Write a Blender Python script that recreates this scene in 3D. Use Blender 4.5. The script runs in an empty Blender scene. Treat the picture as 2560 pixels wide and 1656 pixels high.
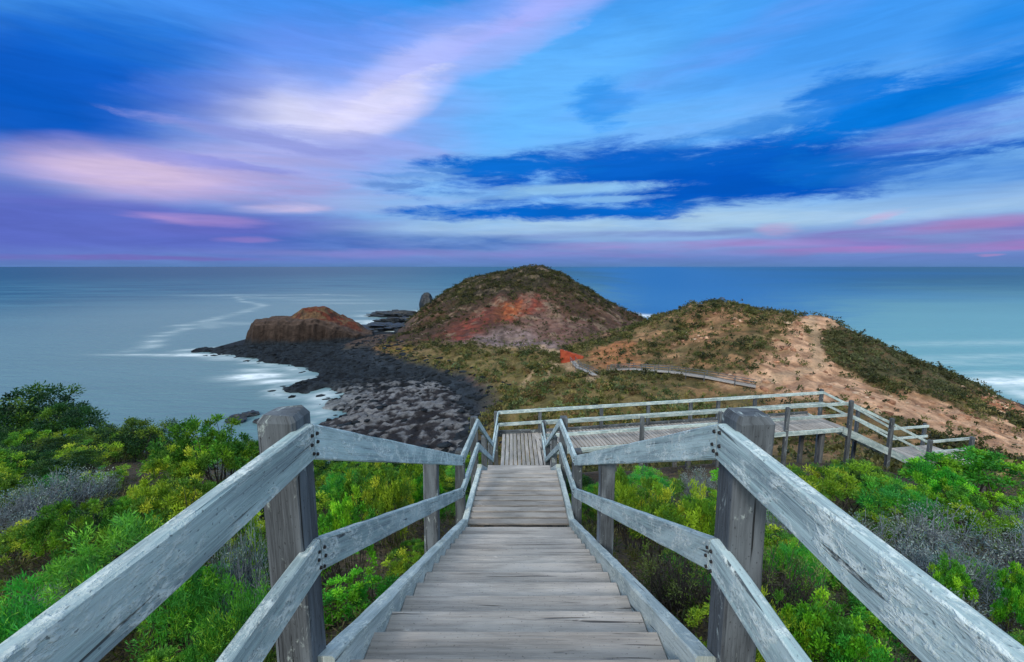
# Coastal boardwalk: timber stairs running down a scrubby headland to a rocky bay at dusk.
# World: x right, y out to sea, z up; the water is z = 0 and the eye is 32 m above it.
import bpy, bmesh, math, random
import numpy as np
from mathutils import Vector, Matrix, noise as mnoise
random.seed(7); rng=np.random.default_rng(11)
EYE=32.0
C=bpy.context.scene.collection
sc=bpy.context.scene
def lin(h):
    h=h.lstrip('#'); o=[]
    for i in (0,2,4):
        c=int(h[i:i+2],16)/255; o.append(c/12.92 if c<=.04045 else ((c+.055)/1.055)**2.4)
    return tuple(o)
NISH=0.10; FILL_CLOUD=(1.36,1.56,1.66); SUNE=2.0
# ---------------------------------------------------------------- noise
def _h(ix,iy,s):
    n=(ix*374761393+iy*668265263+s*1442695041)&0xFFFFFFFF
    n=((n^(n>>13))*1274126177)&0xFFFFFFFF
    n=n^(n>>16)
    return (n&0xFFFF)/65535.0
def vnoise(x,y,s=0):
    x=np.asarray(x,float);y=np.asarray(y,float)
    ix=np.floor(x).astype(np.int64);iy=np.floor(y).astype(np.int64)
    fx=x-ix;fy=y-iy
    fx=fx*fx*(3-2*fx);fy=fy*fy*(3-2*fy)
    a=_h(ix,iy,s);b=_h(ix+1,iy,s);c=_h(ix,iy+1,s);d=_h(ix+1,iy+1,s)
    return (a+(b-a)*fx)*(1-fy)+(c+(d-c)*fx)*fy
def fbm(x,y,o=4,s=0):
    t=0;a=.5;n=0
    for k in range(o):
        t=t+a*vnoise(x*2**k+17.3*k,y*2**k-9.1*k,s+k);n+=a;a*=.5
    return t/n*2-1
def ridge(x,y,o=4,s=0):
    t=0;a=.5;n=0
    for k in range(o):
        t=t+a*(1-np.abs(2*vnoise(x*2**k+7.3*k,y*2**k+3.1*k,s+k)-1));n+=a;a*=.5
    return t/n
# ---------------------------------------------------------------- control points: x, y, height below the eye (eye at z = 32)
CP=[
(0,-6,-2.2),(0,0,-2.4),(0,2,-2.5),(0,6,-4.5),(0,8,-4.9),(0,12.6,-7.2),(0,16.5,-7.6),(6,16,-7.3),(12.5,16.6,-7.2),(17,18,-8.7),(19,19,-9.2),
(-4,2.5,-3.2),(-6,9,-4.4),(-10,12,-5.3),(-9,6,-4.2),(-16,15,-6.2),(-16,8,-4.8),(-12,0,-2.6),(-25,12,-6.5),(-25,0,-3.4),(-8,16,-7.8),(-16,19,-8.2),
(4,3,-3.4),(8,8,-5.4),(5,12,-6.6),(14,13,-7.2),(18,10,-6.5),(12,3,-4),(25,14,-8),(25,0,-4),(24,20,-10),
(0,24,-13),(-10,24,-14),(-22,26,-14),(10,26,-12.5),(22,28,-13.5),(0,36,-20),(-12,36,-24),(-30,34,-24),(14,38,-19),(28,40,-18),(45,42,-20),
(-6,50,-29),(-16,50,-32.5),(-40,48,-34),(6,52,-25.5),(20,55,-23),(36,56,-21.8),(52,58,-23.5),(70,55,-27),(90,55,-33),(50,30,-16),(75,30,-27),(60,10,-14),(90,15,-31),(40,0,-7),(100,-5,-30),(-45,20,-24),(-45,0,-14),(-60,10,-34),(-50,32,-35),
(-2,70,-29.5),(5,66,-26.5),(0.7,78,-25.5),(9.2,88,-23.8),(21,72,-21.8),(21.6,95,-22.2),(38,80,-20.8),(30,88,-21.2),(15,115,-23.4),(10,133,-24.2),(20,108,-22.8),
(-6,92,-31),(-8,100,-30.8),(-4,112,-28.2),(-16,118,-30.8),(-14,130,-28),(-30,134,-31),(-26,148,-27.0),(-40,160,-28.2),(-6,150,-25.8),(-8,135,-26),(3,118,-25),(-46,184,-28.4),(-58,194,-28.9),(-28,175,-26.9),
# far hill
(16.6,268,.9),(14,262,-.6),(8,266,-1.2),(26,268,-3.2),(-4,270,-3.2),(-23,275,-6.3),(-40,285,-15.8),(-51,294,-23.5),(-57,294,-31),(36,270,-8.7),(52,262,-18.4),(72,255,-28.2),(84,262,-33),
(0,165,-27.3),(12,165,-26.6),(5,190,-20.5),(8,222,-11.8),(12,246,-4.8),(-20,190,-22.5),(-18,230,-11.5),(-38,215,-22.5),(-40,245,-18.5),(-50,235,-27),(-52,262,-24.5),(-58,262,-31.5),(-44,198,-28.5),
(30,180,-24),(34,210,-18),(35,240,-10.5),(50,225,-23),(58,235,-26),(45,190,-28),(70,225,-33),(62,205,-33),
(16,310,-16),(16,345,-34),(-25,320,-25),(-45,325,-34),(45,300,-24),(60,300,-34),
# right hill
(62,140,-10.6),(53,141,-13.2),(43.6,140,-16.2),(33,140,-20.3),(22,138,-23),(72,131,-13),(78,126,-13.8),(84.6,122,-13.7),(94.4,116,-19.7),(104.6,112,-25.6),(113,109,-28.9),(119,107,-31.3),(126,106,-34),
(45,112,-17.5),(58,115,-14.6),(56,98,-18.5),(70,104,-17.4),(75,114,-14.8),(55,82,-21.5),(57,74,-22.2),(65,68,-24.4),(71,65,-26),(84,75,-27),(95.6,85,-28.2),(110,92,-31.5),(85,95,-22.8),(95,102,-23.8),(40,98,-20.2),(30,115,-21.6),(38,124,-19.2),
(62,165,-22),(62,190,-34),(40,165,-27),(40,182,-32),(88,142,-26),(95,160,-35),(25,160,-26.5),(110,130,-34),(105,122,-31),
# sea bed
(-80,60,-37),(-70,110,-36),(-110,120,-38),(-135,170,-38),(-100,240,-38),(-60,215,-33.5),(-64,240,-34),(-75,270,-35),(-75,300,-36),(-130,260,-38),(-130,350,-38),(-40,365,-38),(30,372,-38),(110,330,-38),(95,290,-37),(100,230,-38),(120,190,-38),(145,150,-38),(145,90,-37),(130,60,-38),(145,20,-38),(-140,80,-38),(-90,20,-38),(-100,180,-35),(145,250,-38),(145,360,-38),(-110,-15,-38),(130,-15,-37),(80,-15,-20),(-60,-15,-22),(-30,-15,-3.5),(30,-15,-3.5),
]
CP=np.array(CP,float)
def tps_fit(p,z,lam=.02):
    n=len(p);d=np.hypot(p[:,None,0]-p[None,:,0],p[:,None,1]-p[None,:,1])+1e-9
    K=d*lam*0+d   # linear-kernel (biharmonic in 3D): little overshoot
    A=np.zeros((n+3,n+3));A[:n,:n]=-K-np.eye(n)*lam;A[:n,n]=1;A[:n,n+1:]=p;A[n:,:n]=A[:n,n:].T
    return np.linalg.solve(A,np.r_[z,0,0,0])
_W=tps_fit(CP[:,:2],CP[:,2])
def tps(x,y):
    x=np.asarray(x,float);sh=x.shape;x=x.ravel();y=np.asarray(y,float).ravel();out=np.empty_like(x)
    n=len(CP)
    for i in range(0,len(x),20000):
        a=x[i:i+20000];b=y[i:i+20000]
        d=np.sqrt((a[:,None]-CP[None,:,0])**2+(b[:,None]-CP[None,:,1])**2+2.5)
        out[i:i+20000]=-d@_W[:n]+_W[n]+_W[n+1]*a+_W[n+2]*b
    return out.reshape(sh)
def sst(a,b,x):
    t=np.clip((x-a)/(b-a),0,1);return t*t*(3-2*t)
def inpoly(px,py,poly):
    ins=np.zeros(px.shape,bool);n=len(poly)
    for i in range(n):
        x0,y0=poly[i];x1,y1=poly[(i+1)%n]
        if y0==y1: continue
        c=((y0>py)!=(y1>py))&(px<(x1-x0)*(py-y0)/(y1-y0)+x0)
        ins^=c
    return ins
def sdf(px,py,poly):
    d=np.full(px.shape,1e9);n=len(poly)
    for i in range(n):
        x0,y0=poly[i];x1,y1=poly[(i+1)%n]
        ex,ey=x1-x0,y1-y0;L=ex*ex+ey*ey+1e-9
        t=np.clip(((px-x0)*ex+(py-y0)*ey)/L,0,1)
        d=np.minimum(d,np.hypot(px-x0-t*ex,py-y0-t*ey))
    return np.where(inpoly(px,py,poly),d,-d)
MESA=[(-110,186.5),(-106.5,183.5),(-97,181.5),(-86,183),(-77,186),(-67,190),(-60,199),(-64,210),(-78,216),(-97,215),(-108,204)]
def mesa(x,y):
    wx=x+1.6*fbm(x/5,y/5,3,41);wy=y+1.6*fbm(x/5,y/5,3,55)
    s=sdf(wx,wy,MESA)
    col=.5+.5*fbm(x/1.6,y/1.6,2,5)
    wall=sst(-.2,1.4+1.0*col,s+.9*(ridge(x/2.6,y/2.6,3,15)-.5))*.86+.14*sst(1.6,3.6,s+1.5*fbm(x/3.2,y/3.2,2,17))
    east=sst(-84,-62,x)
    top=9.6-6.9*east+4.2*sst(1.2,.3,np.hypot((x+88)/9.5,(y-204)/10)+.18*fbm(x/5,y/5,3,23))+1.1*fbm(x/4.5,y/4.5,4,9)+.8*(ridge(x/2.5,y/2.5,3,19)-.5)
    return -33+1.2+wall*top
def height(x,y):
    """Terrain height relative to the eye."""
    z=tps(x,y)
    far=sst(22,60,y)
    amp=sst(-33,-27,z)
    wrp=fbm(x/13,y/13,3,301)
    crag=ridge(x/7+1.3*wrp,y/17+.8*wrp,4,8)-.52
    z=z+far*amp*(1.3*fbm(x/17,y/17,4,3)+1.7*crag*sst(-30,-24,z)+.55*(ridge(x/3.1,y/3.6,3,309)-.5))+(1-far)*.16*fbm(x/1.7,y/1.7,3,2)
    # gullies running down the far hill
    h2=sst(165,200,y)*sst(-62,-50,x)*sst(90,75,x)*sst(330,300,y)
    th=np.arctan2(x-15,y-268);rr=np.hypot(x-15,y-268)
    z=z-h2*sst(8,30,rr)*sst(100,75,rr)*4.2*(ridge(th*5.5+.02*rr+.5*fbm(x/20,y/20,3,31),rr/60,4,37)-.55)
    return z
# ---------------------------------------------------------------- object helpers
def link(o,parent=None):
    C.objects.link(o)
    if parent is not None: o.parent=parent
    return o
def tag(o,label=None,cat=None,group=None,kind=None):
    if label: o['label']=label
    if cat: o['category']=cat
    if group: o['group']=group
    if kind: o['kind']=kind
    return o
def empty(name,loc,label,cat,group=None):
    o=bpy.data.objects.new(name,None); o.location=loc; o.empty_display_size=.2; link(o)
    return tag(o,label,cat,group)
def mesh_np(name,V,F,mat,parent=None,col=None,smooth=False,colname='Col',attrs=None,loc=(0,0,0)):
    """V (n,3); F (m,k) faces of one size."""
    V=np.asarray(V,np.float32);F=np.asarray(F,np.int32)
    me=bpy.data.meshes.new(name)
    me.vertices.add(len(V));me.vertices.foreach_set('co',V.ravel())
    m,k=F.shape
    me.loops.add(m*k);me.loops.foreach_set('vertex_index',F.ravel())
    me.polygons.add(m)
    me.polygons.foreach_set('loop_start',np.arange(0,m*k,k,dtype=np.int32))
    me.polygons.foreach_set('loop_total',np.full(m,k,np.int32))
    if smooth: me.polygons.foreach_set('use_smooth',np.ones(m,bool))
    me.update(calc_edges=True)
    if col is not None:
        a=me.color_attributes.new(colname,'FLOAT_COLOR','POINT')
        c=np.ones((len(V),4),np.float32);c[:,:3]=col
        a.data.foreach_set('color',c.ravel())
    for n,v in (attrs or {}).items():
        a=me.attributes.new(n,'FLOAT','POINT');a.data.foreach_set('value',np.asarray(v,np.float32).ravel())
    if mat: me.materials.append(mat)
    o=bpy.data.objects.new(name,me);o.location=loc
    return link(o,parent)
def grid_faces(nr,nc):
    i=np.arange(nr-1)[:,None]*nc+np.arange(nc-1)[None,:];i=i.ravel()
    return np.stack([i,i+1,i+nc+1,i+nc],1)
_bseed=[0]
def board(name,p0,p1,w,h,mat,parent,ch=.006,jit=.0022,seg=.22,origin=None,tilt=0.0):
    """A sawn board: p0,p1 = middle of its top edge at each end, w = horizontal thickness, h = depth downwards. Ends stay vertical.
    UVs run in metres along (u) and around (v) so that the grain follows the board."""
    _bseed[0]+=1; r=random.Random(_bseed[0])
    p0=Vector(p0);p1=Vector(p1);d=p1-p0;L=d.length
    hd=Vector((d.x,d.y,0))
    vertical=hd.length<1e-4
    if vertical: side=Vector((1,0,0));dn=Vector((0,1,0))
    else:
        side=Vector((hd.y,-hd.x,0)).normalized();dn=Vector((0,0,-1))
    a=w/2
    prof=[(-a+ch,0),(a-ch,0),(a,ch),(a,h-ch),(a-ch,h),(-a+ch,h),(-a,h-ch),(-a,ch)]
    if vertical: prof=[(x,y-h/2) for x,y in prof]
    n=max(2,int(L/seg)+1)
    org=p0 if origin is None else Vector(origin)
    vs=[];fs=[];us=[]
    per=[0]
    for i in range(8):
        q0=prof[i];q1=prof[(i+1)%8];per.append(per[-1]+math.hypot(q1[0]-q0[0],q1[1]-q0[1]))
    bow=r.uniform(-1,1)*.004
    for k in range(n+1):
        t=k/n;c=p0+d*t-org+side*(bow*math.sin(math.pi*t))
        j=(0 if k in(0,n) else 1)
        for i in range(8):
            x,y=prof[i];e=r.uniform(-jit,jit);e2=r.uniform(-jit,jit)
            vs.append(c+side*(x+e*j)+dn*(y+e2*j))
    for k in range(n):
        for i in range(8):
            b=k*8;fs.append((b+i,b+(i+1)%8,b+8+(i+1)%8,b+8+i));us.append((k,i))
    fs.append(tuple(reversed(range(8))));fs.append(tuple(n*8+i for i in range(8)))
    me=bpy.data.meshes.new(name);me.from_pydata([tuple(v) for v in vs],[],fs)
    uv=me.uv_layers.new(name='UVMap');uo=r.uniform(0,40);vo=r.uniform(0,40)
    for pi,(k,i) in enumerate(us):
        ls=me.polygons[pi].loop_start
        for li,(kk,ii) in zip(range(ls,ls+4),((k,i),(k,i+1),(k+1,i+1),(k+1,i))):
            uv.data[li].uv=(uo+L*kk/n,vo+per[ii])
    for pi in (len(us),len(us)+1):
        ls=me.polygons[pi].loop_start
        for li in range(8):
            uv.data[ls+li].uv=(uo+prof[li][0]*.05,vo+prof[li][1])
    bm=bmesh.new();bm.from_mesh(me);bmesh.ops.recalc_face_normals(bm,faces=bm.faces);bm.to_mesh(me);bm.free()
    me.materials.append(mat)
    o=bpy.data.objects.new(name,me)
    o.location=org-(parent.matrix_basis.translation if parent else Vector((0,0,0)))
    return link(o,parent)
# ---------------------------------------------------------------- materials
def new_mat(name):
    m=bpy.data.materials.new(name);m.use_nodes=True;nt=m.node_tree
    return m,nt,nt.nodes['Principled BSDF']
class G:
    def __init__(s,nt): s.nt=nt
    def n(s,t,**k):
        x=s.nt.nodes.new(t)
        for a,b in k.items(): setattr(x,a,b)
        return x
    def l(s,a,b): s.nt.links.new(a,b)
    def math(s,op,a,b=None,c=None):
        x=s.n('ShaderNodeMath',operation=op)
        for i,v in enumerate((a,b,c)):
            if v is None: continue
            if isinstance(v,(int,float)): x.inputs[i].default_value=v
            else: s.l(v,x.inputs[i])
        return x.outputs[0]
    def noise(s,vec,scale,detail=4,rough=.55,dist=0):
        x=s.n('ShaderNodeTexNoise');x.inputs['Scale'].default_value=scale;x.inputs['Detail'].default_value=detail
        x.inputs['Roughness'].default_value=rough;x.inputs['Distortion'].default_value=dist
        if vec is not None: s.l(vec,x.inputs['Vector'])
        return x
    def mapping(s,vec,scale=(1,1,1),loc=(0,0,0),rot=(0,0,0),typ='POINT'):
        x=s.n('ShaderNodeMapping',vector_type=typ)
        x.inputs['Scale'].default_value=scale;x.inputs['Location'].default_value=loc;x.inputs['Rotation'].default_value=rot
        s.l(vec,x.inputs['Vector']);return x.outputs[0]
    def rng(s,v,a,b,c=0,d=1,smooth=True):
        x=s.n('ShaderNodeMapRange',interpolation_type='SMOOTHSTEP' if smooth else 'LINEAR')
        s.l(v,x.inputs['Value'])
        for n_,q in zip(('From Min','From Max','To Min','To Max'),(a,b,c,d)): x.inputs[n_].default_value=q
        return x.outputs['Result']
    def mix(s,f,a,b,mode='MIX'):
        x=s.n('ShaderNodeMixRGB',blend_type=mode)
        for i,v in enumerate((f,a,b)):
            if isinstance(v,(int,float)): x.inputs[i].default_value=v
            elif isinstance(v,tuple): x.inputs[i].default_value=(*v[:3],1)
            else: s.l(v,x.inputs[i])
        return x.outputs[0]
    def bump(s,h,strength,dist,nrm=None):
        x=s.n('ShaderNodeBump');x.inputs['Strength'].default_value=strength;x.inputs['Distance'].default_value=dist
        s.l(h,x.inputs['Height'])
        if nrm is not None: s.l(nrm,x.inputs['Normal'])
        return x.outputs[0]
def wood(name,dark,mid,light,lichen,lich_amt,rough=.85,var=.16):
    """Weathered grey timber: grain along u, checks, and patches of pale lichen."""
    m,nt,b=new_mat(name);g=G(nt)
    uv=g.n('ShaderNodeTexCoord').outputs['UV']
    info=g.n('ShaderNodeObjectInfo')
    gr=g.noise(g.mapping(uv,(1.6,55,1)),1.0,6,.6,.4)
    fine=g.noise(g.mapping(uv,(9,190,1)),1.0,4,.6)
    big=g.noise(g.mapping(uv,(1.3,6,1)),1.0,4,.6,.3)
    c=g.mix(g.rng(gr.outputs['Fac'],.3,.72),dark,mid)
    c=g.mix(g.rng(big.outputs['Fac'],.42,.68,0,.75),c,light)
    c=g.mix(g.rng(fine.outputs['Fac'],.42,.7,.0,.35),c,light)
    # open checks
    ck=g.noise(g.mapping(uv,(1.1,34,1)),1.0,3,.55,.6)
    chk=g.rng(ck.outputs['Fac'],.645,.70)
    c=g.mix(chk,c,tuple(x*.35 for x in dark))
    # lichen
    lp=g.noise(g.mapping(uv,(5,8,1)),1.0,6,.68,.5)
    lq=g.noise(g.mapping(uv,(34,60,1)),1.0,4,.65)
    lm=g.math('MULTIPLY',g.rng(lp.outputs['Fac'],.56-lich_amt,.66-lich_amt*.6),g.rng(lq.outputs['Fac'],.38,.56))
    c=g.mix(g.math('MULTIPLY',lm,.85),c,lichen)
    spk=g.noise(g.mapping(uv,(60,85,1)),1.0,2,.5)
    c=g.mix(g.rng(spk.outputs['Fac'],.64,.72,0,.7),c,tuple(x*.4 for x in dark))
    # each board its own shade
    v=g.rng(info.outputs['Random'],0,1,1-var,1+var,False)
    hs=g.n('ShaderNodeHueSaturation');g.l(v,hs.inputs['Value']);g.l(c,hs.inputs['Color'])
    g.l(hs.outputs[0],b.inputs['Base Color']);b.inputs['Roughness'].default_value=rough
    h=g.math('SUBTRACT',g.math('MULTIPLY',gr.outputs['Fac'],.8),g.math('MULTIPLY',chk,1.2))
    h=g.math('ADD',h,g.math('MULTIPLY',lm,.5))
    h=g.math('ADD',h,g.math('MULTIPLY',fine.outputs['Fac'],.35))
    g.l(g.bump(h,.9,.006),b.inputs['Normal'])
    return m
M={}
M['rail']=wood('weathered_rail_timber',lin('76868d'),lin('a0b9ba'),lin('c4d8d9'),lin('dbe5e2'),.10)
M['post']=wood('weathered_post_timber',lin('2e3338'),lin('4d5359'),lin('727b83'),lin('b4c2c2'),-.02)
M['tread']=wood('worn_tread_timber',lin('85807b'),lin('a39d97'),lin('bfb8b1'),lin('c6c0b9'),-.05,var=.22)
M['kerb']=wood('lichened_stringer_timber',lin('8a9998'),lin('b0bdbb'),lin('cfd9d6'),lin('dbe3da'),.10)
M['dark_timber']=wood('dark_bearer_timber',lin('3a3d40'),lin('54585b'),lin('6a6e70'),lin('83898a'),-.08)
m,nt,b=new_mat('rusty_steel');b.inputs['Base Color'].default_value=(.03,.028,.03,1);b.inputs['Roughness'].default_value=.6;b.inputs['Metallic'].default_value=.6;M['bolt']=m

def leaf_material(name):
    m,nt,b=new_mat(name);g=G(nt)
    at=g.n('ShaderNodeAttribute',attribute_name='Col')
    info=g.n('ShaderNodeObjectInfo')
    hs=g.n('ShaderNodeHueSaturation')
    g.l(g.rng(info.outputs['Random'],0,1,.80,1.22,False),hs.inputs['Value'])
    wn=g.n('ShaderNodeTexWhiteNoise',noise_dimensions='1D');g.l(info.outputs['Random'],wn.inputs['W'])
    g.l(g.rng(wn.outputs['Value'],0,1,.482,.518,False),hs.inputs['Hue'])
    g.l(at.outputs['Color'],hs.inputs['Color'])
    g.l(hs.outputs[0],b.inputs['Base Color']);b.inputs['Roughness'].default_value=.55
    b.inputs['Specular IOR Level'].default_value=.3
    tr=g.n('ShaderNodeBsdfTranslucent');g.l(hs.outputs[0],tr.inputs['Color'])
    mx=g.n('ShaderNodeMixShader');mx.inputs[0].default_value=.28
    g.l(b.outputs[0],mx.inputs[1]);g.l(tr.outputs[0],mx.inputs[2])
    g.l(mx.outputs[0],nt.nodes['Material Output'].inputs['Surface'])
    return m
M['leaf']=leaf_material('shrub_leaves')
def flat_noise(name,c0,c1,scale,rough=.9,bump=.4,dist=.02):
    m,nt,b=new_mat(name);g=G(nt);tc=g.n('ShaderNodeTexCoord').outputs['Object']
    n=g.noise(tc,scale,6,.6)
    g.l(g.mix(g.rng(n.outputs['Fac'],.3,.7),c0,c1),b.inputs['Base Color']);b.inputs['Roughness'].default_value=rough
    g.l(g.bump(n.outputs['Fac'],bump,dist),b.inputs['Normal']);return m
M['stem']=flat_noise('shrub_stems',(.035,.03,.028),(.10,.088,.08),18)
M['basalt']=flat_noise('wet_basalt',lin('10161d'),lin('262f39'),.8,.55,1.0,.35)
def ground_material(name,fs,bump,dist,strata=False):
    m,nt,b=new_mat(name);g=G(nt)
    at=g.n('ShaderNodeAttribute',attribute_name='Col')
    tc=g.n('ShaderNodeTexCoord').outputs['Object']
    n1=g.noise(tc,fs,6,.65,.2);n2=g.noise(tc,fs*5,4,.6)
    v=g.math('ADD',g.math('MULTIPLY',g.rng(n1.outputs['Fac'],.25,.75),.75),g.math('MULTIPLY',n2.outputs['Fac'],.5))
    v=g.math('ADD',v,.38)
    mul=g.n('ShaderNodeVectorMath',operation='SCALE');g.l(at.outputs['Color'],mul.inputs[0]);g.l(v,mul.inputs['Scale'])
    g.l(mul.outputs[0],b.inputs['Base Color']);b.inputs['Roughness'].default_value=.95;b.inputs['Specular IOR Level'].default_value=.2
    h=n1.outputs['Fac']
    if strata:
        st=g.noise(g.mapping(tc,(.35,1.1,1),rot=(0,0,.5)),fs*2.2,6,.7,.6);h=g.math('ADD',h,st.outputs['Fac'])
    h=g.math('ADD',h,g.math('MULTIPLY',n2.outputs['Fac'],.4))
    g.l(g.bump(h,bump,dist),b.inputs['Normal']);return m
M['ground']=ground_material('scrub_and_soil',.42,1.0,1.6)
M['near_ground']=ground_material('leaf_litter_soil',3.0,.8,.08)
M['shelf']=ground_material('shelf_rock',.5,1.0,.9,True)
# ---------------------------------------------------------------- regions of the headland (plan view, metres)
REG={
'red':[(-30.5,171.3),(-23.4,188.1),(-13.7,204.2),(-5,211),(12,216),(13.4,198.6),(-.1,186.7),(-10.2,176.9),(-19.9,158.7)],
'orangetop':[(-9,193),(-5,209),(4.8,210),(3.6,195),(-3.7,188.8)],
'lilac':[(-25,162.2),(-16.9,175.5),(-5.3,182),(6.6,176),(15,143.3),(12.3,128.6),(1.3,145.4),(-9.9,148)],
'mauve':[(6.9,216),(15.6,209),(19.7,192),(42.6,197),(66,240),(33.1,139.1),(18.8,140.5),(11.6,134.9),(6.2,164.3),(-.1,179.7)],
'topscrub':[(-40,248),(-44,285),(-10,295),(20,300),(48,285),(60,255),(36.5,217),(21.3,229),(2,220),(-12.4,218),(-28.3,213)],
'sand':[(76,120),(84.2,119.5),(70.8,104.1),(63.9,90.1),(65.8,83.8),(67.8,78.2),(78.8,77.5),(85.5,73.3),(75.3,60),(65.1,60),(60,61.5),(58.2,67),(54.2,71),(45.5,75),(38.2,78.9),(41.5,85.9),(51.8,92.9),(66,107.6)],
'flank':[(84.2,119.5),(95,118),(108,114),(124,110),(128,104),(118,103),(105,96.5),(94,91),(85.6,84.5),(75.7,83.8),(68.2,85.9),(65.3,91.5),(72.1,106.2)],
'rightred':[(106,104),(118,108),(126,106),(118,97),(103.8,88),(90,84)],
'rightdark':[(81.6,79.6),(104,90),(98,74),(80,64),(77,72)],
'leftsoil':[(19.1,110.4),(27.6,125.8),(32.7,118.1),(28,97.1),(22.7,94.3)],
'speck':[(48.3,127.2),(56,134),(63,133),(66,118),(56.8,112.5),(45.1,104.8),(39.1,110.4)],
'isth':[(-31.8,143.3),(-12.2,139.8),(6,126.5),(16,97.8),(23.7,78.9),(34.6,77.5),(36,60),(15,60),(-3,66),(-4,90),(-9.1,103.4)],
'palebank':[(-20.9,126.5),(-10.4,118.8),(-2.9,95.7),(-5.5,90),(-13,110)],
'yellow':[(-56.2,164.3),(-46.8,167.8),(-34.4,155.2),(-36.2,144)],
'mesatop':[(-97,196),(-86,190),(-74,193),(-66,203),(-80,213),(-94,210)],
}
PATHS=[([(16.3,88.7),(16.1,98),(14.9,106.9),(13.4,122.3),(8.3,142),(-1.4,139.8)],1.3),([(1.4,103),(5,109),(10.5,114)],.35),([(5,97),(8,104),(11.5,111)],.35),([(77,116),(80,122),(70,103),(62,90),(45,80)],.9)]
def segdist(px,py,pts):
    d=np.full(px.shape,1e9)
    for (x0,y0),(x1,y1) in zip(pts[:-1],pts[1:]):
        ex,ey=x1-x0,y1-y0;t=np.clip(((px-x0)*ex+(py-y0)*ey)/(ex*ex+ey*ey+1e-9),0,1)
        d=np.minimum(d,np.hypot(px-x0-t*ex,py-y0-t*ey))
    return d
def terrain_colour(X,Y,Z):
    """Albedo of soil, rock and low cover, and how much scrub grows there."""
    n1=fbm(X/6,Y/6,4,21);n2=fbm(X/2.2,Y/2.2,4,33);n3=fbm(X/14,Y/14,3,44)
    wx=X+5*n1+2*n2;wy=Y+5*fbm(X/6,Y/6,4,77)+2*fbm(X/2.2,Y/2.2,3,78)
    col=np.empty(X.shape+(3,))
    def A(h): return np.array(lin(h))
    def blend(w,c):
        nonlocal col
        col=col*(1-w[...,None])+c*w[...,None]
    col[:]=A('6b5f3e');blend(sst(-.2,.3,n1),A('8a7350'));blend(sst(.0,.4,n2)*.7,A('4d4a30'))
    dens=np.full(X.shape,.75)
    def reg(k,c,c2,soft,dn,amt=1.0):
        nonlocal dens
        w=sst(-soft,soft,sdf(wx,wy,REG[k]))*amt
        t=sst(-.25,.3,n2)[...,None]
        blend(w,A(c)*(1-t)+A(c2)*t);dens=dens*(1-w)+dn*w
    near=sst(40,20,Y)
    reg('isth','80704a','635c36',5,.72)
    hill2=sst(150,175,Y)*sst(-60,-50,X)
    blend(hill2,A('64493b')*(.8+.2*sst(-.2,.3,n1)[...,None]));dens=dens*(1-hill2)+.5*hill2
    reg('topscrub','302d22','463f2e',8,.9)
    reg('mauve','6b4d45','7f6258',6,.24);reg('lilac','94807e','75625f',5,.14)
    reg('red','91493b','6c3a33',6.5,.12);reg('orangetop','a8603c','8c4a2e',4,.05)
    th=np.arctan2(X-15,Y-268);rr=np.hypot(X-15,Y-268)
    gl=ridge(th*8+.7*n1,rr/26+.5*n3,4,51);blend(sst(.52,.72,gl)*hill2*.55,A('3d332c'));blend(sst(.46,.30,gl)*hill2*.4*sst(15,40,rr),A('8a7464'))
    reg('yellow','84742c','8f6a3c',3,.35);reg('leftsoil','b07a52','a06a48',3,.3)
    reg('speck','b88a68','806446',4,.6,.7)
    reg('sand','cfa27e','b08462',2.5,.16);reg('rightred','b4684e','c08a68',3,.25);reg('rightdark','4a4c34','5a5a3c',3,1.0)
    reg('palebank','8f8668','7a5c50',3,.6)
    # bare sandy flecks all over the nearer hill
    rh=sst(20,40,X)*sst(175,150,Y)
    fl=sst(.18,.38,fbm(X/3.1,Y/3.1,4,91)+.35*n3)*rh*.55
    blend(fl,A('cf9c74'));dens*=(1-.8*fl)
    reg('flank','4a4a32','57543a',2.0,1.0,.95)
    reg('sand','dcb292','c0967a',2.0,.16,.85)
    pit=sst(.62,.8,ridge(X/3.4,Y/3.4,4,97))*rh*.45;blend(pit,A('7a5a42'))
    fl2=sst(.25,.45,fbm(X/4,Y/4,4,95))*hill2*.6
    blend(fl2,A('94806c'));dens*=(1-.6*fl2)
    for pts,wd in PATHS:
        w=sst(wd+1.0,wd-.4,segdist(X+1.0*n2,Y+1.0*n2,pts))*.85
        blend(w*.8,A('c2a486'));dens*=(1-w)
    # mesa: columnar cliff, rusty cap
    mm=sst(-45,-52,X)*sst(165,178,Y)*sst(240,230,Y)
    cl=np.stack([np.full(X.shape,v) for v in A('54463f')],-1)*(0.75+.5*vnoise(X/1.1,Z/9.,4)[...,None])
    col=col*(1-mm[...,None])+cl*mm[...,None];dens*=(1-mm)
    w=sst(-2,2,sdf(X+3*n2,Y+3*n2,REG['mesatop'])+2*n1)*mm
    t=sst(-.2,.25,n2)[...,None];blend(w,A('653528')*(1-t)+A('6e5740')*t)
    # wet black rock towards the water, pebble slope above the beach with cliff shadow in its colour
    wet=sst(-28.4,-30.0,Z+.8*n2)*sst(40,55,Y)*(1-mm)*sst(5,-10,X)
    blend(wet,A('2b333b')*(.75+.5*sst(-.2,.3,n2)[...,None]));dens*=(1-wet)
    wet2=sst(-30.6,-31.6,Z+.6*n2)*sst(40,55,Y)
    blend(wet2,A('2a323b'));dens*=(1-wet2)
    # near slope: leaf litter and sandy soil
    blend(near,A('5a5044'));t=sst(-.1,.4,n2)*near
    blend(t*.7,A('7a6a58'))
    return col,dens*(1-near)
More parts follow.
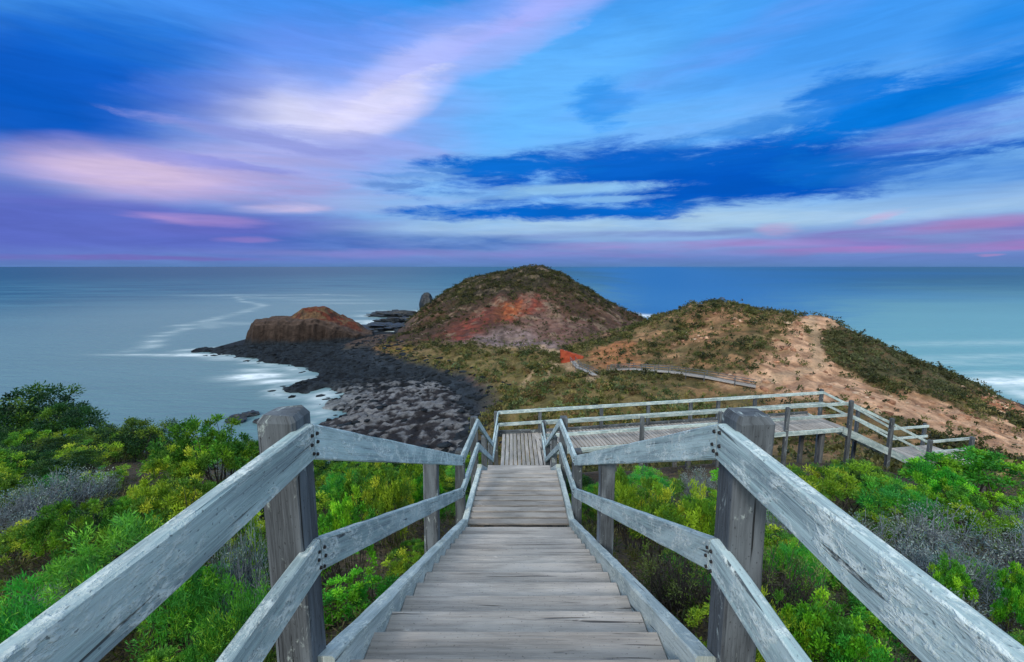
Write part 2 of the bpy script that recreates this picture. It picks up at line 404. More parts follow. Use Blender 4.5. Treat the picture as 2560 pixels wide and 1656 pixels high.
# fan-shaped grid, finer towards the camera
rows=[-14.0]
while rows[-1]<372: rows.append(rows[-1]+.42+.0026*max(rows[-1],0))
rows=np.array(rows);NC=430
hw=np.clip(62+.62*rows,62,150)
Xg=np.linspace(-1,1,NC)[None,:]*hw[:,None];Yg=np.repeat(rows[:,None],NC,1)
Zg=height(Xg,Yg)
colg,densg=terrain_colour(Xg,Yg,Zg)
Vt=np.stack([Xg,Yg,Zg+EYE],-1).reshape(-1,3)
ter=mesh_np('headland_terrain',Vt,grid_faces(len(rows),NC),M['ground'],col=colg.reshape(-1,3),smooth=True)
tag(ter,kind='structure')
mx,my=np.meshgrid(np.linspace(-118,-54,250),np.linspace(176,222,190))
mz=mesa(mx,my);mcol,_=terrain_colour(mx,my,mz)
gy_,gx_=np.gradient(mz,46/189.,64/249.);steep=sst(.7,1.6,np.hypot(gx_,gy_))
cc_=np.array(lin('3b322e'))*(.35+1.3*vnoise(mx/1.0,mz/11,4)[...,None])*(1-.35*sst(-26.5,-30.5,mz+1.2*fbm(mx/4,my/4,3,6)))[...,None]
mcol=mcol*(1-.85*steep[...,None])+cc_*.85*steep[...,None]
low=sst(-29.2,-30.6,mz+.8*fbm(mx/3,my/3,3,8))[...,None];mcol=mcol*(1-low)+np.array(lin('262c33'))*low
tag(mesh_np('rocky_headland',np.stack([mx,my,mz+EYE],-1).reshape(-1,3),grid_faces(190,250),M['ground'],col=mcol.reshape(-1,3)),kind='structure')
# ---------------------------------------------------------------- wave-cut rock shelf
SHORE=[(-127,171.5),(-106.3,161),(-96.1,158.4),(-82,149),(-71.1,144.3),(-62.5,135.9),(-57.1,129.3),(-60.4,124.3),(-61.4,117.9),(-57.6,112.6),(-51,111.4),(-49.2,115.4),(-45.5,112.6),(-44.9,106.9),(-44,101.7),(-40.5,97.1),(-37.8,92.8),(-40.8,90.1),(-41.7,84),(-38,76),(-30,68),(-16,62),(-3,66),(-2,78),(-3.5,92),(-9,106),(-16,122),(-28,136),(-40,152),(-50,172),(-58,196),(-70,206),(-84,188),(-104,186),(-116,178)]
NX,NY=380,400
xs=np.linspace(-128,4,NX);ys=np.linspace(60,210,NY)
Xs,Ys=np.meshgrid(xs,ys)
wx=Xs+4.6*fbm(Xs/6,Ys/6,6,61);wy=Ys+4.6*fbm(Xs/6,Ys/6,6,62)
sd=sdf(wx,wy,SHORE)
ang=.55;ua=Xs*math.cos(ang)+Ys*math.sin(ang);va=-Xs*math.sin(ang)+Ys*math.cos(ang)
strat=ridge(ua/7+.6*fbm(Xs/6,Ys/6,3,70),va/2.2,5,71)
blk=ridge(Xs/2.0,Ys/3.0+.4*fbm(Xs/5,Ys/5,3,76),5,75)
shelf=np.exp(-((Xs+22)/22)**2-((Ys-92)/24)**2)
fblk=ridge(Xs/1.5,Ys/1.2,4,88)
zr=-2.6+3.0*sst(-2.5,3.5,sd)+sst(0,6,sd)*(1.2*(strat-.45)+.8*(blk-.5)+.9*(fblk-.5)+.5*shelf)+.5*sst(4,20,sd)*fbm(Xs/10,Ys/10,3,79)
pr=sst(-50,-20,Xs)*sst(75,90,Ys)*0
colr=np.empty(Xs.shape+(3,));colr[:]=lin('151b22')
def bl(w,c):
    global colr
    colr=colr*(1-w[...,None])+np.array(lin(c))*w[...,None]
bl(sst(.5,.75,blk)*.5,'323c46')
bl(sst(.25,.6,shelf+.3*fbm(Xs/6,Ys/6,4,80))*.9,'29282d')
bl(sst(.5,.7,blk)*sst(.2,.5,shelf)*.6,'3f3d41')
pal=sst(.63,.74,.5*strat+.5*blk+.22*fbm(Xs/1.3,Ys/1.3,3,82)+.10*fbm(Xs/9,Ys/9,3,83))*sst(.05,.35,shelf+.3*np.exp(-((Xs+42)/9)**2-((Ys-100)/12)**2))
bl(pal*.75,'85878c')
edge=np.exp(-((Xs+44)/7)**2-((Ys-103)/10)**2)*sst(.45,.62,blk)
bl(edge*.6,'868d92')
bl(sst(9,2,sdf(Xs,Ys,SHORE))*sst(-20,-8,Xs)*sst(140,125,Ys)*.7,'2a343c')  # grey pebble strip at the slope foot, cliff shadow painted into its colour
Vr=np.stack([Xs,Ys,zr],-1).reshape(-1,3)
shelf_o=mesh_np('rock_shelf',Vr,grid_faces(NY,NX),M['shelf'],col=colr.reshape(-1,3),smooth=True)
tag(shelf_o,kind='structure')
# ---------------------------------------------------------------- sea
def axis(a,b,step,far):
    mid=list(np.arange(a,b+.01,step))
    return np.array([-f for f in far[::-1]]+mid+far) if True else None
xa=np.r_[-70000,-25000,-9000,-4000,-2000,-1200,-800,np.arange(-560,330.1,2.6),600,900,1500,3000,8000,25000,70000]
ya=np.r_[-3000,-500,-60,np.arange(20,560.1,2.4),600,680,800,1000,1400,2200,4000,9000,25000,80000]
Xw,Yw=np.meshgrid(xa,ya)
nf=fbm(Xw/12,Yw/5,5,101);nf2=fbm(Xw/4,Yw/2.2,4,103)
# distance to rock above water
hz=np.where((abs(Xw)<150)&(Yw>15)&(Yw<372),height(np.clip(Xw,-150,150),np.clip(Yw,-14,372)),-60)
zsh=np.full(Xw.shape,-9.);ms=(Xw>-126)&(Xw<2)&(Yw>62)&(Yw<208)
sdw=sdf(Xw,Yw,SHORE)
foam=np.zeros(Xw.shape)
def blob(x,y,rx,ry,s,rot=0.,soft=1.0,nz=.55):
    global foam
    c_,s_=math.cos(rot),math.sin(rot);dx=Xw-x;dy=Yw-y
    u=(dx*c_+dy*s_)/rx;v=(-dx*s_+dy*c_)/ry
    w=np.exp(-(u*u+v*v)*1.3)*s
    foam=np.maximum(foam,np.clip(w*(1+nz*(nf+nf2)*1.2),0,1))
blob(-76,130.5,8,3.8,1.5,.12);blob(-66,125,8,2.2,.85,.3);blob(-80,139,6,2.5,.5)
blob(-116,163,14,2.2,.95);blob(-100,156,8,1.8,.5);blob(-132,164,18,1.8,.45);blob(-88,150,6,2,.4)
blob(-47,110,4,3,.6,.6);blob(-42,98,3,2.5,.5)
blob(-68,304,26,5,1.0);blob(-84,296,20,5,.7);blob(-72,262,20,9,.8,.3);blob(-66,245,16,9,.75);blob(-60,222,9,7,.7);blob(-84,268,22,6,.45);blob(-76,330,30,5,.5)
blob(140,124,16,6,.9,.2);blob(134,112,9,7,.95);blob(130,104,6,7,.9);blob(150,135,20,3,.3);blob(170,160,40,6,.2,.1);blob(200,190,60,8,.16,.1);blob(150,150,30,5,.18)
blob(84,298,14,12,1.0,-.5);blob(78,312,10,10,.7)
for k,(x0,y0) in enumerate([(-151,205),(-168,222),(-186,272),(-196,315),(-201,359),(-240,420),(-291,489),(-240,505),(-180,489)]): pass
sp=segdist(Xw+14*fbm(Xw/60,Yw/60,3,120),Yw+20*fbm(Xw/60,Yw/60,3,121),[(-145,180),(-165,222),(-186,272),(-203,352),(-215,380),(-250,420),(-300,489),(-230,540),(-170,489)])
foam=np.maximum(foam,.25*np.exp(-(sp/4.5)**2)*np.clip(.6+1.6*nf,0,2))
sp2=segdist(Xw,Yw,[(-160,240),(-178,262),(-150,255)]);foam=np.maximum(foam,.14*np.exp(-(sp2/6)**2))
for (x,y,rx,ry) in [(-317,520,60,16),(-250,470,50,12),(-180,440,45,12),(-150,400,40,10),(-330,505,40,10),(-220,520,50,10)]: blob(x,y,rx,ry,.16)
# thin wash along every rock edge
wash=np.exp(-((sdw+1.5)/2.2)**2)*sst(-36,-44,Xw)*.30*(1+1.6*nf2+.8*nf);foam=np.maximum(foam,np.clip(wash,0,1)*(Yw<185))
foam=np.maximum(foam,.75*np.exp(-((hz+32.6)/1.3)**2)*sst(195,215,Yw)*(1+.9*nf2)*sst(-100,-80,Xw)*(Xw<-38))
foam=np.clip(foam,0,1)
# greyer water in the bay on the left; paler and greener on the right
cloud_reflect=sst(.10,.30,Xw/(Yw+1e-3)+.1*nf)*sst(.90,.45,Xw/(abs(Yw)+1e-3)+.1*nf)*sst(150,330,Yw)  # reflection of the dark blue cloud, painted into the water colour
far=sst(400,2600,np.hypot(Xw,Yw)*(1+.5*fbm(Xw/300,Yw/300,3,140)))
bay=np.clip(1.1*np.exp(-((Xw+150)/260)**2-((Yw-260)/330)**2),0,1)
green=sst(60,150,Xw)*sst(900,150,Yw)
sea=mesh_np('sea',np.stack([Xw,Yw,np.zeros_like(Xw)],-1).reshape(-1,3),grid_faces(len(ya),len(xa)),None,smooth=True,attrs={'foam':foam,'bay':bay,'green':green,'cloud_reflect':cloud_reflect,'farsea':far})
m,nt,b=new_mat('sea_water');g=G(nt)
tc=g.n('ShaderNodeTexCoord').outputs['Object']
at=lambda n_:g.n('ShaderNodeAttribute',attribute_name=n_).outputs['Fac']
sw=g.noise(g.mapping(tc,(.006,.03,1)),1.0,7,.62,.5)
c=g.mix(g.rng(sw.outputs['Fac'],.3,.7),lin('265567'),lin('467886'))
c=g.mix(g.math('MULTIPLY',at('bay'),.9),c,lin('708c8f'))
c=g.mix(g.math('MULTIPLY',at('green'),.9),c,lin('74a6aa'))
c=g.mix(g.math('MULTIPLY',at('farsea'),.8),c,lin('1f4a5e'))
c=g.mix(g.math('MULTIPLY',at('cloud_reflect'),.85),c,lin('0c64a4'))
fn=g.noise(g.mapping(tc,(.22,.5,1)),1.0,6,.62,.4)
ff=g.math('MULTIPLY',at('foam'),g.rng(fn.outputs['Fac'],.25,.6,.55,1.15))
c=g.mix(ff,c,lin('e9f1f4'))
g.l(c,b.inputs['Base Color']);b.inputs['IOR'].default_value=1.33;b.inputs['Specular IOR Level'].default_value=.18
g.l(g.math('ADD',g.math('MULTIPLY',ff,.5),.34),b.inputs['Roughness'])
w1=g.noise(g.mapping(tc,(.10,.28,1)),1.0,5,.55,.2);w2=g.noise(g.mapping(tc,(.5,1.1,1)),1.0,3,.5)
hh=g.math('ADD',w1.outputs['Fac'],g.math('MULTIPLY',w2.outputs['Fac'],.2))
g.l(g.bump(hh,.5,1.2),b.inputs['Normal'])
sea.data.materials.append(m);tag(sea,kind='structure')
# ---------------------------------------------------------------- separate rocks
def rock(name,loc,size,seed,label,cat='rock',group=None,sub=4,rough=.35,squash=0.0,mat=None):
    bm=bmesh.new();bmesh.ops.create_icosphere(bm,subdivisions=sub,radius=1)
    off=Vector((seed*13.1,seed*7.7,seed*3.3))
    for v in bm.verts:
        p=v.co.copy()
        n=mnoise.fractal(p*1.3+off,1.0,2.0,5)*rough
        cell=mnoise.cell(p*2.4+off)*.16*rough/.35
        rd=(1-abs(mnoise.noise(p*3.1+off)))*.18*rough/.35
        q=p*(1+n+cell-rd)
        if squash: q.z=math.copysign(abs(q.z)**(1+squash),q.z)
        v.co=Vector((q.x*size[0],q.y*size[1],q.z*size[2]))
    me=bpy.data.meshes.new(name);bm.to_mesh(me);bm.free()
    me.materials.append(mat or M['basalt'])
    o=bpy.data.objects.new(name,me);o.location=loc;link(o)
    return tag(o,label,cat,group)
rock('sea_stack',(-65.5,349,3.6),(5.6,5.2,9.2),8,'dark upright rock stack standing in the water left of the far hill','sea stack',rough=.15)
for i,(x,y,rx,ry,h,lb) in enumerate([
 (-72,294,24,9,3.4,'long low black reef at the water just below the dark rock stack'),
 (-63,233,19,13,3.4,'broad black reef of broken rocks at the left foot of the far hill'),
 (-62,262,17,9,2.8,'small black reef in the surf between the two larger reefs')]):
    rock('rock_reef',(x,y,-.1),(rx,ry,h),11+i,lb,'reef',rough=.55,sub=5)
for i,(x,y,s,lb) in enumerate([
 (-56.9,95.4,1.6,'single round dark rock in the water, farthest from the left newel post of three'),
 (-57.6,91.6,2.0,'wide flat dark rock in the water just above the bush tops'),
 (-52.2,91.0,1.1,'smallest dark rock in the water, right beside the left newel post')]):
    rock('shore_rock',(x,y,.15),(s*1.2,s,s*.6),31+i,lb,'rock',rough=.3,sub=3)
HEXR=lambda *a:[np.array(lin(x)) for x in a]
# loose blocks lying all over the shelf
bmI=bmesh.new();bmesh.ops.create_icosphere(bmI,subdivisions=1,radius=1);iv=np.array([v.co[:] for v in bmI.verts]);iF=np.array([[v.index for v in f.verts] for f in bmI.faces]);bmI.free()
def lumps(name,bx,by,bz,sz,bc,flat,rs=rng):
    n_=len(bx);sz=sz[:,None]*rs.uniform(.6,1.5,(n_,3))*np.array(flat)
    dv=iv[None]*(1+rs.uniform(-.30,.30,(n_,len(iv),1)))*sz[:,None,:]
    an=rs.uniform(0,6.28,n_);ca,sa=np.cos(an)[:,None],np.sin(an)[:,None]
    dv=np.stack([dv[...,0]*ca-dv[...,1]*sa,dv[...,0]*sa+dv[...,1]*ca,dv[...,2]],-1)+np.stack([bx,by,bz],-1)[:,None,:]
    return tag(mesh_np(name,dv.reshape(-1,3),(iF[None]+np.arange(n_)[:,None,None]*len(iv)).reshape(-1,3),M['shelf'],col=np.repeat(bc,len(iv),0)),kind='stuff')
nb_=5200;bx=rng.uniform(-118,-2,nb_);by=rng.uniform(64,186,nb_)
ii=np.clip(((bx+128)/132*(NX-1)).astype(int),0,NX-1);jj=np.clip(((by-60)/150*(NY-1)).astype(int),0,NY-1)
inn=sdf(bx+4.6*fbm(bx/6,by/6,6,61),by+4.6*fbm(bx/6,by/6,6,62),SHORE);okb=(inn>-2.2)&(rng.random(nb_)<np.where(inn<-.3,.35,1))&(rng.random(nb_)<np.clip(1.05-inn/18,.12,1))
bx=bx[okb];by=by[okb];bz=np.maximum(zr[jj,ii][okb],-.2)+.08
tx_=rng.uniform(-62,4,4200);ty_=rng.uniform(66,200,4200);tz_=height(tx_,ty_)
okt=(tz_>-31.6)&(tz_<-28.0);bx=np.r_[bx,tx_[okt]];by=np.r_[by,ty_[okt]];bz=np.r_[bz,tz_[okt]+EYE+.05]
nb_=len(bx)
lumps('shore_boulders',bx,by,bz,rng.uniform(.15,1.0,nb_)**5*.7+.13,np.array(lin('1d242b'))*rng.uniform(.6,2.2,(nb_,1)),(1.5,1.15,.5))
# broken pale rock on the sandy hillside
hx_=rng.uniform(36,124,9000);hy_=rng.uniform(58,132,9000);hz_=height(hx_,hy_)
sd_=np.maximum(sdf(hx_,hy_,REG['sand']),sdf(hx_,hy_,REG['rightred']));sd_=np.maximum(sd_,sdf(hx_,hy_,REG['speck'])-1)
okh=(sd_>-2)&(rng.random(9000)<.05+.40*sst(.1,.4,fbm(hx_/5,hy_/5,3,131)))&(hz_>-31)
hx_=hx_[okh];hy_=hy_[okh];hz_=hz_[okh]
lumps('hillside_rocks',hx_,hy_,hz_+EYE+.02,rng.uniform(.2,1.0,len(hx_))**4*.6+.09,np.array(HEXR('cda488','b88a70','dcbea4','a07862'))[rng.integers(0,4,len(hx_))]*rng.uniform(.7,1.2,(len(hx_),1)),(1.4,1.1,.7))
# bright clay bank beside the path on the saddle
m=flat_noise('red_clay',lin('86301e'),lin('a04c30'),.9,.95,.8,.3)
def clay_bank():
    """A cut face of red clay: a leaning slab whose top falls to the right, one ragged mesh running back into the slope."""
    nu,nv=26,11;V=[]
    for back in (0,1):
        for j in range(nv):
            for i in range(nu):
                u=i/(nu-1);v=j/(nv-1)
                x=12.1+(5.9-1.3*(1-v))*u+.2*(1-v);top=-20.6-1.7*u;bot=-24.0-.8*u
                z=bot+(top-bot)*v
                e=.35 if 0<i<nu-1 and 0<j<nv-1 else .22
                p=mnoise.noise(Vector((x*.9,z*.9,3+back)))*e;q=mnoise.noise(Vector((x*1.7,z*1.7,9.)))*.22
                V.append((x+q*.5,112.2-.35*u-.5*(1-v)+p+back*(1.3+.5*(1-v)),z+EYE+q*.6))
    F=[];n=nu*nv
    for j in range(nv-1):
        for i in range(nu-1):
            k=j*nu+i;F.append((k,k+1,k+nu+1,k+nu));F.append((n+k,n+k+nu,n+k+nu+1,n+k+1))
    rim=[i for i in range(nu)]+[j*nu+nu-1 for j in range(1,nv)]+[(nv-1)*nu+i for i in range(nu-2,-1,-1)]+[j*nu for j in range(nv-2,0,-1)]
    for a_,b_ in zip(rim,rim[1:]+rim[:1]): F.append((a_,n+a_,n+b_,b_))
    return tag(mesh_np('clay_bank',V,F,m),'bright orange red clay bank beside the path on the saddle, lower at its right end','clay bank')
clay_bank()
# ---------------------------------------------------------------- timber boardwalk
SH=.018                                     # the stairs run one degree off the line of sight
def P(x,y,z): return Vector((x-.016+SH*y,y,z+EYE))
def ground_at(x,y): return float(height(np.array([x]),np.array([y]))[0])
def bolt(rail,pos,axis):
    bm=bmesh.new()
    bmesh.ops.create_cone(bm,cap_ends=True,segments=10,radius1=random.uniform(.0065,.009),radius2=.006,depth=.010)
    q=Vector((0,0,1)).rotation_difference(Vector(axis).normalized())
    bmesh.ops.rotate(bm,verts=bm.verts,matrix=q.to_matrix())
    me=bpy.data.meshes.new('bolt');bm.to_mesh(me);bm.free();me.materials.append(M['bolt'])
    o=bpy.data.objects.new('bolt',me);link(o,rail)
    o.location=Vector(pos)-Vector(rail['_w']);return o
def rail_seg(name,p0,p1,parent,h=.14,w=.045,mat='rail'):
    o=board(name,p0,p1,w,h,M[mat],parent);o['_w']=Vector(p0);return o
def post(p_top,zb,parent,w=.18,mat='post',name='post',chamfer=.014):
    """Square post with a bevelled top; p_top = middle of its top."""
    r=random.Random(int(p_top[0]*977+p_top[1]*131));n=7;a=w/2
    z0=zb-p_top[2];vs=[];fs=[];us=[]
    lev=[(z0+(0-z0)*k/n) for k in range(n)]+[-chamfer*1.6,0.0]
    tx,ty=r.uniform(-.012,.012),r.uniform(-.012,.012)
    e=.010
    for li,z in enumerate(lev):
        s=a if li<len(lev)-1 else a-chamfer
        zz=z+(0 if li<len(lev)-1 else 0)
        for (x,y) in ((-s+e,-s),(s-e,-s),(s,-s+e),(s,s-e),(s-e,s),(-s+e,s),(-s,s-e),(-s,-s+e)):
            vs.append((x+tx*z+r.uniform(-.003,.003),y+ty*z+r.uniform(-.003,.003),zz+(r.uniform(-.006,.006) if li>=len(lev)-2 else 0)))
    m_=len(lev)
    for k in range(m_-1):
        for i in range(8):
            fs.append((k*8+i,k*8+(i+1)%8,k*8+8+(i+1)%8,k*8+8+i))
    top=(m_-1)*8;fs.append(tuple(top+i for i in range(8)))
    me=bpy.data.meshes.new(name);me.from_pydata(vs,[],fs)
    uv=me.uv_layers.new(name='UVMap');uo=r.uniform(0,40);vo=r.uniform(0,40);per=[0,w,w+.014,2*w,2*w+.014,3*w,3*w+.014,4*w,4*w+.014]
    for pi,pl in enumerate(me.polygons):
        for q,l in enumerate(range(pl.loop_start,pl.loop_start+pl.loop_total)):
            v=me.vertices[me.loops[l].vertex_index].co
            if pi<len(fs)-1:
                i=pi%8;uv.data[l].uv=(uo+v.z,vo+per[i+(1 if q in(1,2) else 0)])
            else: uv.data[l].uv=(uo+v.x*2.2,vo+v.y*.6)
    me.materials.append(M[mat])
    o=bpy.data.objects.new(name,me);o.location=Vector(p_top)-parent.matrix_basis.translation
    return link(o,parent)
# ---- upper stair flight
def stringers(par,pts,h,off,hx=.745,w=.08,mat='kerb'):
    for s in (-1,1):
        for (y0,z0),(y1,z1) in zip(pts[:-1],pts[1:]):
            board('stringer',P(s*hx,y0,z0+off),P(s*hx,y1,z1+off),w,h,M[mat],par,ch=.009,jit=.004)
t=empty('landing',P(0,.6,-1.66),'grey plank landing at the very top of the stairs, at the bottom edge','landing')
for k in range(9):
    y=1.39-k*.19
    board('plank',P(-.61,y,-1.54),P(.61,y,-1.54),.178,.045,M['tread'],t)
for s in (-1,1): board('joist',P(s*.5,1.5,-1.59),P(s*.5,-.3,-1.59),.06,.2,M['dark_timber'],t)
st=empty('staircase',P(0,1.73,-1.66),'nearest flight of wide grey timber steps between lichened stringers','staircase')
for k in range(14):
    y=1.73+.30*k-.16;z=-1.66-.136*k
    board('tread',P(-.70,y+.02,z),P(.70,y+.02,z),.285,.05,M['tread'],st,ch=.007,jit=.002)
for k in range(14):  # boards added under the open nosings to block light and darken the treads
    y=1.73+.30*k-.035;z=-1.66-.136*k-.052
    board('shade_board',P(-.70,y,z),P(.70,y,z),.022,.10,M['dark_timber'],st,ch=.003)
stringers(st,[(1.58,-1.60),(5.83,-3.53)],.26,.095)
for s in (-1,1): board('cleat_beam',P(s*.60,1.6,-1.75),P(s*.60,5.75,-3.62),.05,.16,M['dark_timber'],st)
# ---- short boarded ramp
rp=empty('boardwalk_ramp',P(0,5.85,-3.5),'short ramp of eleven cross boards between the two stair flights','ramp')
for k in range(11):
    y=5.95+.2045*k;z=-3.535-.0235*k
    board('plank',P(-.70,y,z),P(.70,y,z),.132,.028,M['tread'],rp,ch=.006)
stringers(rp,[(5.84,-3.52),(8.12,-3.78)],.24,.04)
for s in (-1,1): board('joist',P(s*.45,5.9,-3.59),P(s*.45,8.1,-3.84),.06,.18,M['dark_timber'],rp)
# ---- second flight
st2=empty('staircase',P(0,8.2,-3.78),'second flight of timber steps, dropping out of sight below the ramp','staircase')
for k in range(15):
    y=8.30+.298*k;z=-3.80-.1545*k-.05
    board('tread',P(-.605,y,z),P(.605,y,z),.31,.046,M['tread'],st2,ch=.005)
stringers(st2,[(8.13,-3.80),(12.62,-6.10)],.30,.12)
# ---- side walkway
AX=Vector((.983,.186,0)).normalized();NO=Vector((-AX.y,AX.x,0))
DZ=-6.1
W0=Vector((.98,14.62,0))                    # near corner of the deck
def Wk(s,n,z): return Vector((W0.x+AX.x*s+NO.x*n,W0.y+AX.y*s+NO.y*n,z+EYE))
wk=empty('boardwalk',Wk(6,.75,DZ),'long slatted timber walkway leading right from the foot of the stairs','boardwalk')
for k in range(12):
    x=-.55+k*.1345
    xf=x+SH*14
    yfar=16.02+.19*(xf+.5)
    board('plank',Vector((xf,12.66,DZ+EYE)),Vector((xf,yfar,DZ+EYE)),.108,.04,M['tread'],wk,ch=.006)
ns=84
for k in range(ns):
    s=.10+k*(11.75/ns)
    board('plank',Wk(s,-.02,DZ),Wk(s,1.56,DZ),.108,.04,M['tread'],wk,ch=.006,seg=.6)
board('fascia',Wk(.0,-.06,DZ-.02),Wk(11.9,-.06,DZ-.02),.05,.17,M['rail'],wk)
board('fascia',Wk(.0,1.60,DZ+.10),Wk(11.9,1.60,DZ+.10),.05,.24,M['post'],wk)
board('fascia',Vector((-.58,16.06,DZ+.13+EYE)),Wk(0,1.60,DZ+.13),.05,.24,M['post'],wk)
for n in (.25,1.3): board('joist',Wk(0,n,DZ-.05),Wk(11.9,n,DZ-.05),.08,.22,M['dark_timber'],wk)
for s in (2.8,5.7,8.6,11.4):
    for n in (.3,1.25):
        p=Wk(s,n,DZ-.27);gz=ground_at(p.x,p.y)+EYE-.4
        post(p,gz,wk,w=.14,name='stump',mat='dark_timber')
# ---- handrails
def handrail(label,pts,posts,side,off=.0675,low=.46,hh=.14,bolts=(),pw=.135,group=None,mat='rail',name='handrail'):
    """pts: top line of the upper rail; posts: (point on the line, extra height); side: unit vector from rail to post."""
    o=empty(name,Vector(pts[0]),label,'handrail',group)
    side=Vector(side)
    for a,b_ in zip(pts[:-1],pts[1:]):
        a=Vector(a);b_=Vector(b_)
        d=(b_-a).normalized()*.003
        r1=rail_seg('top_rail',a+d,b_-d,o,hh,mat=mat)
        r2=rail_seg('mid_rail',a+d-Vector((0,0,low)),b_-d-Vector((0,0,low)),o,hh*.97,mat=mat)
        for q in bolts:
            q=Vector(q)
            for p_end,sg in ((a,1),(b_,-1)):
                if (p_end-q).length<.02:
                    u=(b_-a).normalized()*sg
                    for r_,zz in ((r1,0),(r2,-low)):
                        for dz,du in ((-.035,.022),(-.075,.030),(-.112,.020)):
                            bolt(r_,q+u*(du+random.uniform(-.006,.006))+Vector((0,0,zz+dz+random.uniform(-.008,.008)))-side*.0245,-side)
    for p_,ex in posts:
        p_=Vector(p_);c=p_+side*(.0225-(.016 if pw>.13 else -.001)+pw/2)
        gz=ground_at(c.x,c.y)+EYE-.35
        post((c.x,c.y,p_.z+ex),gz,o,w=pw)
    return o
xl,xr=-.7715,.7715
LY=[(-1.2,-.575),(1.62,-.575),(5.85,-2.53),(8.15,-2.80),(12.64,-5.07),(15.78,-5.15)]
Lp=[P(xl,y,z) for y,z in LY];Rp=[P(xr,y,z) for y,z in LY[:-1]]+[P(xr,14.70,-5.15)]
def on(pts,y):
    for a,b_ in zip(pts[:-1],pts[1:]):
        if a.y<=y<=b_.y: return a+(b_-a)*((y-a.y)/(b_.y-a.y))
    return pts[-1]
handrail('pale weathered handrail down the left side of the stairs, chunky post nearest',Lp,
    [(on(Lp,-.9),.07),(on(Lp,1.60),.055),(on(Lp,4.2),-.05),(on(Lp,6.25),-.03),(on(Lp,8.25),.06),(on(Lp,10.5),-.05),(on(Lp,12.7),-.02),(on(Lp,15.7),.02)],(-1,0,0),bolts=[Lp[1],Lp[2]])
handrail('pale weathered handrail down the right side of the stairs, scarred square post',Rp,
    [(on(Rp,-.9),.07),(on(Rp,1.60),.05),(on(Rp,4.1),-.05),(on(Rp,6.25),-.03),(on(Rp,8.25),.06),(on(Rp,10.5),-.05),(on(Rp,12.7),-.02)],(1,0,0),bolts=[Rp[1],Rp[2]])
RZ=-5.15
fa=Vector((-.50,15.82,RZ+EYE));fb=Vector((12.99,18.44,RZ+EYE))
na=Vector((.98,14.72,RZ+EYE));nb=Vector((13.02,16.95,RZ+EYE))
lerp=lambda a,b_,t:a+(b_-a)*t
handrail('long handrail along the far, seaward edge of the side walkway',[fa,lerp(fa,fb,.5),fb],[(lerp(fa,fb,t),-.03) for t in (.115,.29,.43,.562,.65,.771)]+[(fb,.07)],tuple(NO),pw=.12,hh=.12)
handrail('long handrail along the near edge of the side walkway, facing the stairs',[na,lerp(na,nb,.55),nb],[(na+AX*.08,.04)]+[(lerp(na,nb,t),-.03) for t in (.295,.543,.77)]+[(nb-AX*.05,.08)],tuple(-NO),pw=.13,hh=.12)
# ---- last flight on the right and the low landing
st3=empty('staircase',Wk(12,.75,DZ),'short far flight of steps dropping right from the walkway end','staircase')
for k in range(12):
    s=12.02+.325*k;z=DZ-.152*(k+1)+.02
    board('tread',Wk(s+.15,0,z),Wk(s+.15,1.54,z),.31,.045,M['tread'],st3,seg=.6)
for n in (-.05,1.59): board('stringer',Wk(11.95,n,DZ+.02),Wk(15.95,n,DZ-1.83),.05,.30,M['rail'],st3)
ld=empty('landing',Wk(17,.75,-7.95),'low grey landing at the foot of the far steps on the right','landing')
for k in range(18):
    s=16.02+.14*k
    board('plank',Wk(s,-.04,-7.95),Wk(s,1.58,-7.95),.125,.04,M['tread'],ld,seg=.6)
board('fascia',Wk(15.95,-.07,-7.97),Wk(18.5,-.07,-7.97),.045,.16,M['rail'],ld)
n0=[nb+AX*.02,nb+AX*1.95+Vector((0,0,-.90)),nb+AX*3.95+Vector((0,0,-1.86)),nb+AX*6.2+Vector((0,0,-1.86))]
f0=[fb+AX*.02,fb+AX*1.95+Vector((0,0,-.90)),fb+AX*3.75+Vector((0,0,-1.84)),fb+AX*5.7+Vector((0,0,-1.84))]
handrail('near handrail beside the far steps, ending at a square corner post over the bushes',n0,[(n0[1],.14),(n0[2],.07),(n0[3]-AX*.1,.05)],tuple(-NO),pw=.13,hh=.11)
handrail('rear handrail beside the far steps, against the sandy hillside',f0,[(f0[1],.05),(f0[2],.05),(f0[3]-AX*.1,.05)],tuple(NO),pw=.12,hh=.11)
# ---- boardwalk on the saddle
sp=[(20.6,94.6),(24.5,91.6),(30.5,85.8),(35.6,81.7),(39.5,78.6),(42.5,77.2)]
def far_boardwalk(pl,label,wd,name='boardwalk'):
    pl=[Vector((x,y,max(ground_at(x,y),ground_at(x+1,y),ground_at(x,y-1))+.35+EYE)) for x,y in pl]
    sb=empty(name,pl[len(pl)//2],label,'boardwalk')
    for a,b_ in zip(pl[:-1],pl[1:]):
        board('deck',a,b_,wd,.12,M['tread'],sb,seg=1.0)
        hd=Vector((b_.x-a.x,b_.y-a.y,0)).normalized();nn=Vector((-hd.y,hd.x,0))
        for s in (-wd/2-.08,wd/2+.08):
            for hz_ in (1.0,.55):
                board('rail',a+nn*s+Vector((0,0,hz_)),b_+nn*s+Vector((0,0,hz_)),.06,.10,M['post'],sb,seg=2)
            n_=max(1,int((b_-a).length/2.6))
            for k in range(n_):
                q=lerp(a,b_,k/n_)+nn*s
                board('post',q+Vector((0,0,1.05)),q+Vector((0,0,-.8)),.11,.11,M['post'],sb,seg=2)
    return pl
sp=far_boardwalk(sp,'distant narrow railed walkway crossing the saddle below the sandy hill',1.6)
sp2=far_boardwalk([(14.8,108.5),(15.2,102),(15.8,95.5),(16.6,89)],'distant narrow railed steps running down from the orange red clay bank',1.1)
